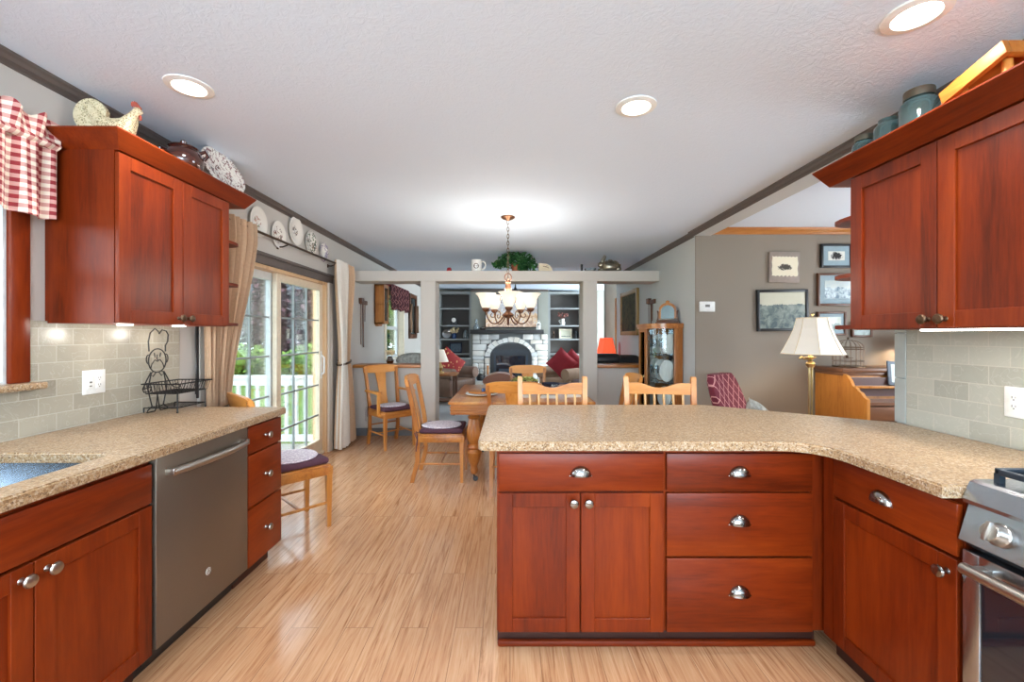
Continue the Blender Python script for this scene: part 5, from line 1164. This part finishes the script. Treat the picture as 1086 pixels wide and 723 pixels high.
dk = thing('domed_chest', 'reddish-brown dome-topped wooden chest in front of the fireplace', 'chest', (-.22, 9.2, .012))
MB().box(-.34, .34, -.22, .22, 0, .34, bev=.01).obj('body', 'oak_x', dk); MB().prism([(-.36, .34)]+[(-.36*cos(pi*i/14), .35+.19*sin(pi*i/14)) for i in range(15)]+[(.36, .34)], -.24, .24, 'y').obj('lid', wood('red_brown_wood', (150, 84, 48), (112, 58, 34), 'x', .35, .4, 10), dk, 30)
kt = thing('black_kettle', 'black kettle on the left of the stone hearth', 'kettle', (-.72, 10.33, .262))
MB().lathe([(0, 0), (.075, 0), (.095, .05), (.085, .12), (.04, .155), (0, .165)], 20).tube([(.08, 0, .06), (.13, 0, .11)], .014, 7).obj('body', 'black', kt); MB().tube([(-.07, 0, .12), (-.06, 0, .23), (.06, 0, .23), (.07, 0, .12)], .007, 6).obj('handle', 'black', kt)
fi = thing('fire_tools', 'wooden-handled brush leaning against the stonework left of the insert', 'fire tool', (-.55, 10.55, .262))
MB().tube([(0, 0, .0), (0, .03, .34)], .022, 8).obj('brush', 'pine', fi)
rs_ = thing('candle_rack', 'low grey metal rack on the hearth at the right of the insert', 'rack', (.30, 10.32, .262))
b = MB()
for x in (-.12, .12): b.tube([(x, 0, 0), (x, 0, .26)], .012, 7)
b.tube([(-.18, 0, .20), (.18, 0, .20)], .012, 7).tube([(-.18, 0, .14), (.18, 0, .14)], .008, 6).obj('rails', 'iron', rs_)

pn = thing('ceiling_pendant', 'dark-capped bowl pendant in the living room behind the chandelier', 'ceiling light', (.10, 8.2, 0))
MB().lathe([(0, 2.33), (.01, 2.33), (.014, 2.27), (.03, 2.235), (.07, 2.205), (.10, 2.19), (0, 2.185)], 20).tube([(0, 0, 2.33), (0, 0, 2.50)], .006, 6).obj('cap', 'black', pn)
MB().lathe([(.02, 2.06), (.10, 2.075), (.16, 2.12), (.17, 2.16), (.10, 2.186), (.095, 2.184), (.16, 2.158), (.15, 2.125), (.09, 2.085), (0, 2.07)], 28, cap=False).obj('bowl', 'glass_shade', pn)

# behind the right half wall
rc_ = thing('recliner', 'black leather recliner seen over the right half wall', 'armchair', (1.52, 6.62, .012), 0)
MB().box(-.42, .42, -.36, .40, .05, .42, bev=.06, seg=3).obj('seat', 'black_leather', rc_)
MB().box(-.40, .40, -.40, -.16, .40, 1.05, bev=.09, seg=4).box(-.44, .10, -.42, -.14, .90, 1.07, bev=.07, seg=4).obj('backrest', 'black_leather', rc_)
for s in (-1, 1): MB().box(s*.42-.10 if s < 0 else .32, s*.42+.0 if s > 0 else -.32, -.3, .42, .05, .62, bev=.05, seg=3).obj('arm', 'black_leather', rc_)
ct = thing('console_table', 'dark console table behind the black recliner', 'table', (1.72, 7.55, .012))
MB().box(-.25, .25, -.3, .3, .84, .87, bev=.005).obj('top', 'walnut', ct)
for x in (-.22, .22):
    for y in (-.27, .27): MB().box(x-.02, x+.02, y-.02, y+.02, 0, .84).obj('leg', 'walnut', ct, 0)
rl_ = thing('red_lamp', 'glowing red-shaded lamp beyond the black recliner', 'lamp', (1.68, 7.50, .883))
MB().lathe([(0, 0), (.07, 0), (.07, .015), (.02, .03), (.04, .08), (.015, .14), (0, .14)], 18).obj('base', 'bronze', rl_); MB().lathe([(.175, .13), (.11, .42), (.105, .42), (.17, .13)], 6, cap=False).obj('lamp_shade', 'red_shade', rl_, 0)
lamp('POINT', 'red_lamp_bulb', (1.68, 7.50, 1.15), 2.5, (1, .45, .3), shadow_soft_size=.04)
fg = thing('fairy_lights', 'string of small white lights under the red lamp', 'lights', (1.62, 7.30, .884))
b = MB(); b2 = MB()
for i in range(9): x = -.17+.045*i; b.ball((x, .02*sin(i*2.1), .03+.015*cos(i*3)), .011, sub=1)
b2.tube([(-.17+.045*i, .02*sin(i*2.1), .02+.015*cos(i*3)) for i in range(9)], .003, 5).obj('wire', 'wire', fg); b.obj('bulbs', 'tiny', fg)
cn = tag(MB().lathe([(0, 0), (.045, 0), (.04, .012), (.014, .03), (.012, .11), (.03, .13), (.02, .14), (.018, .30), (.004, .36), (0, .36)], 16).obj('tall_candle', plain('rose_candle', (190, 120, 124), .6), None, 40, (1.90, 7.46, .883)), 'tall rose candle right of the red lamp', 'candle')
gp = thing('gilt_picture', 'gilt-framed dark panel on the right wall above the recliner', 'picture', (2.0, 7.14, 1.35), -pi/2)
b = MB()
for q in ((-.50, -.43, 0, .74), (.43, .50, 0, .74), (-.43, .43, 0, .07), (-.43, .43, .67, .74)): b.box(q[0], q[1], -.045, 0, q[2], q[3], bev=.01)
b.obj('frame', wood('dull_gilt', (150, 118, 66), (116, 88, 46), 'x', .45, .2), gp); MB().box(-.43, .43, -.025, -.005, .07, .67).obj('panel', 'art_dark', gp, 0)

# ---------------------------------------------------------------- curio cabinet
cu = thing('curio_cabinet', 'oak curio cabinet with curved glass full of dishes against the right wall', 'cabinet', (1.99, 5.28, 0), 0)
X0, Y0, Y1, HC = -.36, -.34, .34, 1.49
def outline(e=0.0):   # the wall is x = 0; the two front corners are bowed
    pts = [(0, Y0-e)]
    for i in range(9): a = i/8*pi/2; pts.append((X0+.20-e*.7-(.20)*sin(a)-e*.3, Y0+.20-e-.20*cos(a)+0))
    for i in range(9): a = i/8*pi/2; pts.append((X0+.20-e*.7-(.20)*cos(a)-e*.3, Y1-.20+e+.20*sin(a)))
    pts.append((0, Y1+e)); return pts
MB().prism(outline(.02), 1.455, HC).prism(outline(.012), 1.43, 1.455).obj('top', 'oak_y', cu, 30)
MB().prism(outline(.01), .10, .22).prism(outline(.02), .22, .24).obj('plinth', 'oak_y', cu, 30)
b = MB()
for x, y in ((-.05, Y0+.02), (-.05, Y1-.02), (X0+.02, Y0+.20), (X0+.02, Y1-.20)): b.box(x-.05 if x > -.1 else x-.02, x+.05 if x > -.1 else x+.02, y-.02, y+.02, 0, 1.455, bev=.004)
for y in (Y0+.06, Y1-.06): b.box(X0+.04, X0+.09, y-.02, y+.02, 0, .10, bev=.004)
b.obj('frame', 'oak', cu)
b = MB().box(X0-.005, X0+.022, Y0+.225, Y0+.255, .24, 1.43).box(X0-.005, X0+.022, Y1-.255, Y1-.225, .24, 1.43).box(X0-.005, X0+.022, Y0+.255, Y1-.255, .24, .28).box(X0-.005, X0+.022, Y0+.255, Y1-.255, 1.39, 1.43); dd = b.obj('door', 'oak', cu, 0)
MB().box(X0+.004, X0+.010, Y0+.25, Y1-.25, .27, 1.40).obj('pane', 'cabinet_glass', dd, 0); MB().ball((X0-.014, Y0+.24, .86), .012).obj('knob', 'brass', dd)
for s in (0, 1):
    pts = outline(-.004); seg = pts[0:10] if s == 0 else pts[9:]
    MB().loops([[(x, y, z) for x, y in seg] for z in (.24, 1.43)], False, False).obj('curved_pane', 'cabinet_glass', cu, 60)
MB().box(-.012, 0, Y0+.03, Y1-.03, .24, 1.43).obj('mirror_back', 'bright_mirror', cu, 0)
for z in (.50, .80, 1.12): MB().prism(outline(-.02), z-.008, z).obj('shelf', 'clear_glass', cu, 0)
grp = 'china in the curio cabinet'
def stand_plate(label, x, y, z, rx, rz_, mt='ceramic'):
    o = MB().lathe([(0, 0), (.6, 0), (.66, .05), (1, .14), (.98, .17), (.62, .10), (0, .08)], 32, m=Matrix.Diagonal((rx, rz_, .12, 1))).obj('display_plate', mt, None, 50, (1.99+x, 5.28+y, z+rz_*.985), (R(80), 0, R(-35))); return tag(o, label, 'plate', grp)
for i, (y, lb) in enumerate(((-.20, 'white oval dish nearest the camera on the middle curio shelf'), (.0, 'white oval dish in the middle of the middle curio shelf'), (.19, 'white oval dish farthest back on the middle curio shelf'))): stand_plate(lb, -.13, y, .8005, .085, .13)
for i, (y, lb) in enumerate(((-.21, 'white dish nearest the camera on the top curio shelf'), (-.03, 'white dish in the middle of the top curio shelf'), (.17, 'white dish farthest back on the top curio shelf'))): stand_plate(lb, -.10, y, 1.1205, .075, .125)
stand_plate('white dish on the lowest visible curio shelf', -.13, -.12, .5005, .085, .12)
for i, (x, y, z, lb) in enumerate(((-.20, -.26+.06, 1.12, 'stemmed glass at the front of the top curio shelf'), (-.25, -.10, 1.12, 'stemmed glass behind the front one on the top curio shelf'), (-.24, .05, 1.12, 'stemmed glass by the curio door on the top shelf'), (-.25, -.17, .80, 'stemmed glass at the front of the middle curio shelf'), (-.26, .02, .80, 'stemmed glass by the curio door on the middle shelf'))):
    tag(MB().lathe([(0, 0), (.032, 0), (.03, .006), (.006, .012), (.005, .08), (.03, .11), (.036, .16), (.03, .19), (.027, .19), (.032, .16), (.026, .115), (0, .09)], 20).obj('stemmed_glass', 'clear_glass', None, 50, (1.99+x, 5.28+y, z+.0005)), lb, 'glass', 'glasses in the curio cabinet')
tag(MB().lathe([(0, 0), (.06, 0), (.085, .06), (.07, .13), (.03, .16), (.04, .18), (0, .18)], 24).obj('teal_jar', 'teal', None, 40, (1.99-.14, 5.28-.08, .2405)), 'teal jar at the bottom of the curio cabinet, right', 'jar', grp)
tag(MB().lathe([(0, 0), (.05, 0), (.07, .05), (.06, .12), (.05, .13), (0, .12)], 24).obj('teal_jar', 'teal', None, 40, (1.99-.20, 5.28+.12, .2405)), 'teal jar at the bottom of the curio cabinet, left', 'jar', grp)
tm = thing('dresser_mirror', 'small arched wooden swing mirror on top of the curio cabinet', 'mirror', (1.872, 5.10, HC), R(-28)); tm.scale = (.78, .9, .92)
MB().box(-.17, .17, -.06, .06, .0, .022, bev=.006).box(-.155, .155, -.05, .05, .022, .05, bev=.006).obj('base', 'walnut', tm)
b = MB()
for s in (-1, 1): b.loops([[(s*(.145-.02*k_)+dx*.012, dy*.012, z) for dx, dy in ((-1, -1), (1, -1), (1, 1), (-1, 1))] for k_, z in ((0, .05), (.6, .10), (.3, .15), (0, .17))])
b.obj('posts', 'walnut', tm)
arch = lambda w_, h_: [(w_, .065)]+[(w_*cos(a), .065+h_*.55+h_*.45*sin(a)) for a in [pi*i/16 for i in range(17)]]+[(-w_, .065)]
b = MB(); b.loops([[(x, y, z) for x, z in arch(w_, h_)] for y, w_, h_ in ((.008, .125, .205), (-.014, .125, .205), (-.016, .118, .198), (-.014, .098, .175), (.0, .095, .172))], True, False); b.ball((0, -.004, .28), .03, .012, .02, 2); b.obj('frame', 'oak', tm, 40)
MB().prism([(x, z) for x, z in arch(.10, .178)], -.004, .004, 'y').obj('glass', 'mirror', tm, 0)

# ---------------------------------------------------------------- side room
WY = 4.6245
th = thing('thermostat', 'white thermostat on the taupe wall near the corner', 'thermostat', (2.117, WY, 1.66), 0)
MB().box(-.082, .082, -.025, 0, -.055, .055, bev=.006).obj('case', 'white', th); MB().box(-.025, .025, -.027, -.024, -.005, .022).obj('display', 'grey_slot', th, 0)
def pic(label, cx, czz, w_, h_, fw, fm_, mat_m, mw, art, tilt=0, dep=.03):
    t = thing('framed_picture', label, 'picture', (cx, WY, czz), 0, 'pictures on the taupe wall'); t.rotation_euler = (0, R(tilt), 0)
    b = MB(); x, z = w_/2, h_/2
    for q in ((-x, -x+fw, -z, z), (x-fw, x, -z, z), (-x+fw, x-fw, -z, -z+fw), (-x+fw, x-fw, z-fw, z)): b.box(q[0], q[1], -dep, 0, q[2], q[3], bev=.004)
    b.obj('frame', fm_, t)
    if mat_m: MB().box(-x+fw, x-fw, -.018, -.002, -z+fw, z-fw).obj('mat_board', mat_m, t, 0)
    k = fw+mw; MB().box(-x+k, x-k, -.020, -.003, -z+k, z-k).obj('print', art, t, 0)
    return t
s_ = 4.62/455
sk_ = thing('sketch_panel', 'ink sketch on torn cream paper mounted on a taupe board, unframed', 'picture', ((831-541)*s_, WY, 1.357+(355-283.5)*s_), 0); sk_.rotation_euler = (0, R(1.2), 0)
MB().box(-.163, .163, -.022, 0, -.165, .165, bev=.004).obj('board', 'mount', sk_)
pp = [(-.135+.27*i/20, -.095+.006*sin(i*1.9)+.004*sin(i*4.1)) for i in range(21)]+[(.14+.004*sin(i), -.095+.205*i/12) for i in range(13)]+[(.135-.27*i/20, .112+.005*sin(i*2.3)) for i in range(21)]+[(-.135+.003*sin(i*1.3), .112-.2*i/12) for i in range(1, 12)]
MB().prism(pp, -.026, -.0215, 'y').obj('paper', 'sketch', sk_, 0)
pic('large black-framed sepia field print left of the lamp shade', (829-541)*s_, 1.357+(355-329)*s_, .55, .445, .03, 'black', None, 0, 'art_field', -1)
pic('small black-framed engraving, top of the column of pictures', (886-541)*s_, 1.357+(355-271.5)*s_, .335, .255, .024, 'black', 'bluemat', .055, 'engraving')
pic('brown-framed blue harbour print in the middle of the column of pictures', (892-541)*s_, 1.357+(355-307)*s_, .53, .35, .024, 'walnut', 'bluemat', .055, 'art_blue')
pic('small brown-framed pale print behind the lamp shade', (881-541)*s_, 1.357+(355-343)*s_, .31, .255, .022, 'walnut', 'bluemat', .035, 'art_green')
pic('brown-framed print low on the wall, mostly behind the right wall cabinet', (913-541)*s_, 1.357+(355-349)*s_, .22, .17, .022, 'walnut', None, 0, 'art_green')
fl_ = thing('floor_lamp', 'brass floor lamp with lit white paneled shade behind the peninsula', 'lamp', (2.80, 4.0, 0))
MB().lathe([(0, 0), (.14, 0), (.145, .012), (.12, .025), (.05, .04), (.022, .07), (.014, .09), (0, .09)], 32).obj('base', 'brass', fl_)
b = MB().tube([(-.013, 0, .08), (-.013, 0, 1.07)], .008, 8).tube([(.013, 0, .08), (.013, 0, 1.07)], .008, 8); b.obj('pole', 'brass', fl_)
MB().lathe([(0, 1.055), (.026, 1.055), (.036, 1.07), (.040, 1.09), (.03, 1.105), (.016, 1.11), (.02, 1.13), (.045, 1.145), (.05, 1.15), (.02, 1.155), (.012, 1.17), (.012, 1.24), (0, 1.24)], 24).tube([(0, 0, 1.13), (-.06, 0, 1.135), (-.085, 0, 1.15), (-.10, 0, 1.135)], .010, 7).obj('swing_arm', 'brass', fl_)
b = MB(); n = 8
ring_ = lambda r, z, k=n: [(r*cos(2*pi*(i+.5)/k)+.02, r*sin(2*pi*(i+.5)/k), z) for i in range(k)]
b.loops([ring_(.258, 1.18), ring_(.225, 1.245), ring_(.185, 1.33), ring_(.15, 1.42), ring_(.128, 1.515), ring_(.124, 1.515), ring_(.146, 1.42), ring_(.18, 1.33), ring_(.22, 1.245), ring_(.252, 1.18)], True, False); shd = b.obj('lamp_shade', 'shade', fl_, 0)
b = MB()
for i in range(n):
    c = lambda r, z: (r*cos(2*pi*(i+.5)/n)+.02, r*sin(2*pi*(i+.5)/n), z); b.tube([c(.259, 1.18), c(.226, 1.245), c(.186, 1.33), c(.151, 1.42), c(.129, 1.515)], .0028, 5)
b.tube(ring_(.259, 1.18), .004, 5, True).tube(ring_(.129, 1.515), .004, 5, True); b.obj('ribs', 'paper', shd)
MB().tube([(.02, 0, 1.51), (.02, 0, 1.54)], .006, 6).ball((.02, 0, 1.548), .014, .014, .012).tube([(.15, 0, 1.515), (.02, 0, 1.515), (-.11, 0, 1.515)], .002, 4).obj('finial', 'brass', shd)
lamp('POINT', 'floor_lamp_bulb', (2.82, 4.0, 1.33), 7, (1, .84, .64), shadow_soft_size=.05)
ac = thing('accent_chair', 'burgundy lattice-patterned slipper chair behind the peninsula', 'armchair', (2.28, 3.86, 0), R(38))
b = MB(); rings = []
for i in range(11):
    v = i/10; z = .40+.58*v; y = .20+.20*v; hw = .24*(1-.15*max(0, v-.55)**2*4)+.02*sin(v*3); hw *= (1 if v < .97 else .86); th_ = .06*(1-.35*v)
    rings.append([(hw*cx_, y+th_*cy_+.02*cos(cx_*2), z) for cx_, cy_ in ((-1, -.5), (-.9, -1), (0, -1.15), (.9, -1), (1, -.5), (1, .5), (.9, 1), (0, 1), (-.9, 1), (-1, .5))])
b.loops(rings); b.obj('backrest', 'lattice', ac, 50)
MB().box(-.27, .27, -.26, .26, .28, .45, bev=.05, seg=3).obj('seat', 'lattice', ac)
for x in (-.22, .22):
    for y in (-.2, .2): MB().loops([[(x+dx*k, y+dy*k, z) for dx, dy in ((-1, -1), (1, -1), (1, 1), (-1, 1))] for z, k in ((0, .014), (.29, .022))]).obj('leg', 'walnut', ac, 0)
pillow('small grey patterned pillow tucked against the burgundy chair', (2.16, 3.70, .61), (R(-24), R(30), R(30)), 'grey_throw', .15)
dk_ = thing('roll_top_desk', 'golden oak organ-style desk with scrolled side behind the peninsula', 'desk', (3.27, 0, 0))
MB().box(0, 1.2, 4.22, 4.60, 0, .985).obj('body', 'desk', dk_, 0)
MB().box(-.015, 1.215, 4.20, 4.61, .985, 1.03, bev=.012).box(-.006, 1.206, 4.212, 4.605, .955, .985, bev=.006).obj('top', 'desk_dark', dk_)
prof = [(4.22, 0), (4.22, .975), (4.17, .96), (4.13, .92), (4.10, .87), (4.055, .85), (4.04, .83), (4.0, .815), (3.97, .78), (3.93, .76), (3.93, .42), (3.97, .40), (3.97, .06), (3.93, .04), (3.93, 0)]
for x in (0, 1.17): MB().prism(prof, x, x+.03, 'x').obj('side_panel', 'desk', dk_, 20)
MB().box(.03, 1.17, 3.97, 4.22, .70, .73).obj('writing_board', 'desk_dark', dk_, 0)
b = MB().box(.06, 1.14, 4.19, 4.22, .76, .94); b.obj('fall_board', wood('plum_brown_veneer', (96, 70, 66), (78, 54, 52), 'x', .3, .4), dk_, 0)
MB().box(.05, 1.15, 4.13, 4.22, .84, .862, bev=.004).obj('music_ledge', 'desk', dk_)
for z0, z1 in ((.56, .69), (.40, .54)): dr = MB().box(.04, 1.16, 3.955, 4.2, z0, z1, bev=.006).obj('drawer', 'desk_dark', dk_); MB().tube([(.5, 3.95, (z0+z1)/2), (.5, 3.93, (z0+z1)/2), (.7, 3.93, (z0+z1)/2), (.7, 3.95, (z0+z1)/2)], .007, 6).obj('handle', 'bronze', dr)
lp = thing('desk_lamp', 'small lit lamp on the desk behind the end of the right tile wall', 'lamp', (4.15, 4.40, 1.031))
MB().lathe([(0, 0), (.07, 0), (.07, .015), (.02, .03), (.05, .10), (.02, .17), (.01, .22), (0, .22)], 20).obj('base', 'brass', lp); MB().lathe([(.15, .20), (.08, .38), (.075, .38), (.145, .20)], 28, cap=False).obj('lamp_shade', 'shade', lp)
lamp('POINT', 'desk_lamp_bulb', (4.15, 4.40, 1.31), 9, (1, .80, .58), shadow_soft_size=.04)
bc = thing('birdcage', 'dark wire birdcage with a domed top on the desk', 'birdcage', (3.45, 4.38, 1.031))
b = MB(); r = .13
for z in (.01, .06, .18, .20): b.tube([(r*cos(2*pi*i/24), r*sin(2*pi*i/24), z) for i in range(24)], .003, 5, True)
for k in range(18):
    a = 2*pi*k/18; b.tube([(r*cos(a), r*sin(a), .01), (r*cos(a), r*sin(a), .19)]+[(r*cos(a)*cos(t), r*sin(a)*cos(t), .19+.085*sin(t)) for t in [i*pi/12 for i in range(1, 7)]], .0018, 5)
b.obj('bars', 'bronze', bc); MB().lathe([(0, 0), (.135, 0), (.135, .012), (0, .012)], 28).obj('floor_tray', 'bronze', bc); MB().lathe([(0, .27), (.01, .272), (.006, .285), (.012, .295), (0, .305)], 12).obj('finial', 'bronze', bc)
MB().tube([(-.05, 0, .09), (.05, 0, .09)], .004, 6).ball((-.01, 0, .105), .016, .012, .014, 2).obj('perch', 'bronze', bc)
fr = thing('easel_frame', 'slate-blue picture frame tilted at the end of the desk top', 'picture', (3.70, 4.02, .8625), R(0)); fr.location = (3.72, 4.17, .8635); fr.rotation_euler = (R(-14), R(8), 0)
MB().box(-.05, .14, -.015, .0, 0, .24, bev=.004).obj('frame', plain('slate_blue_frame', (96, 108, 122), .5), fr); MB().box(-.02, .11, -.018, -.014, .03, .21).obj('print', 'art_blue', fr, 0)
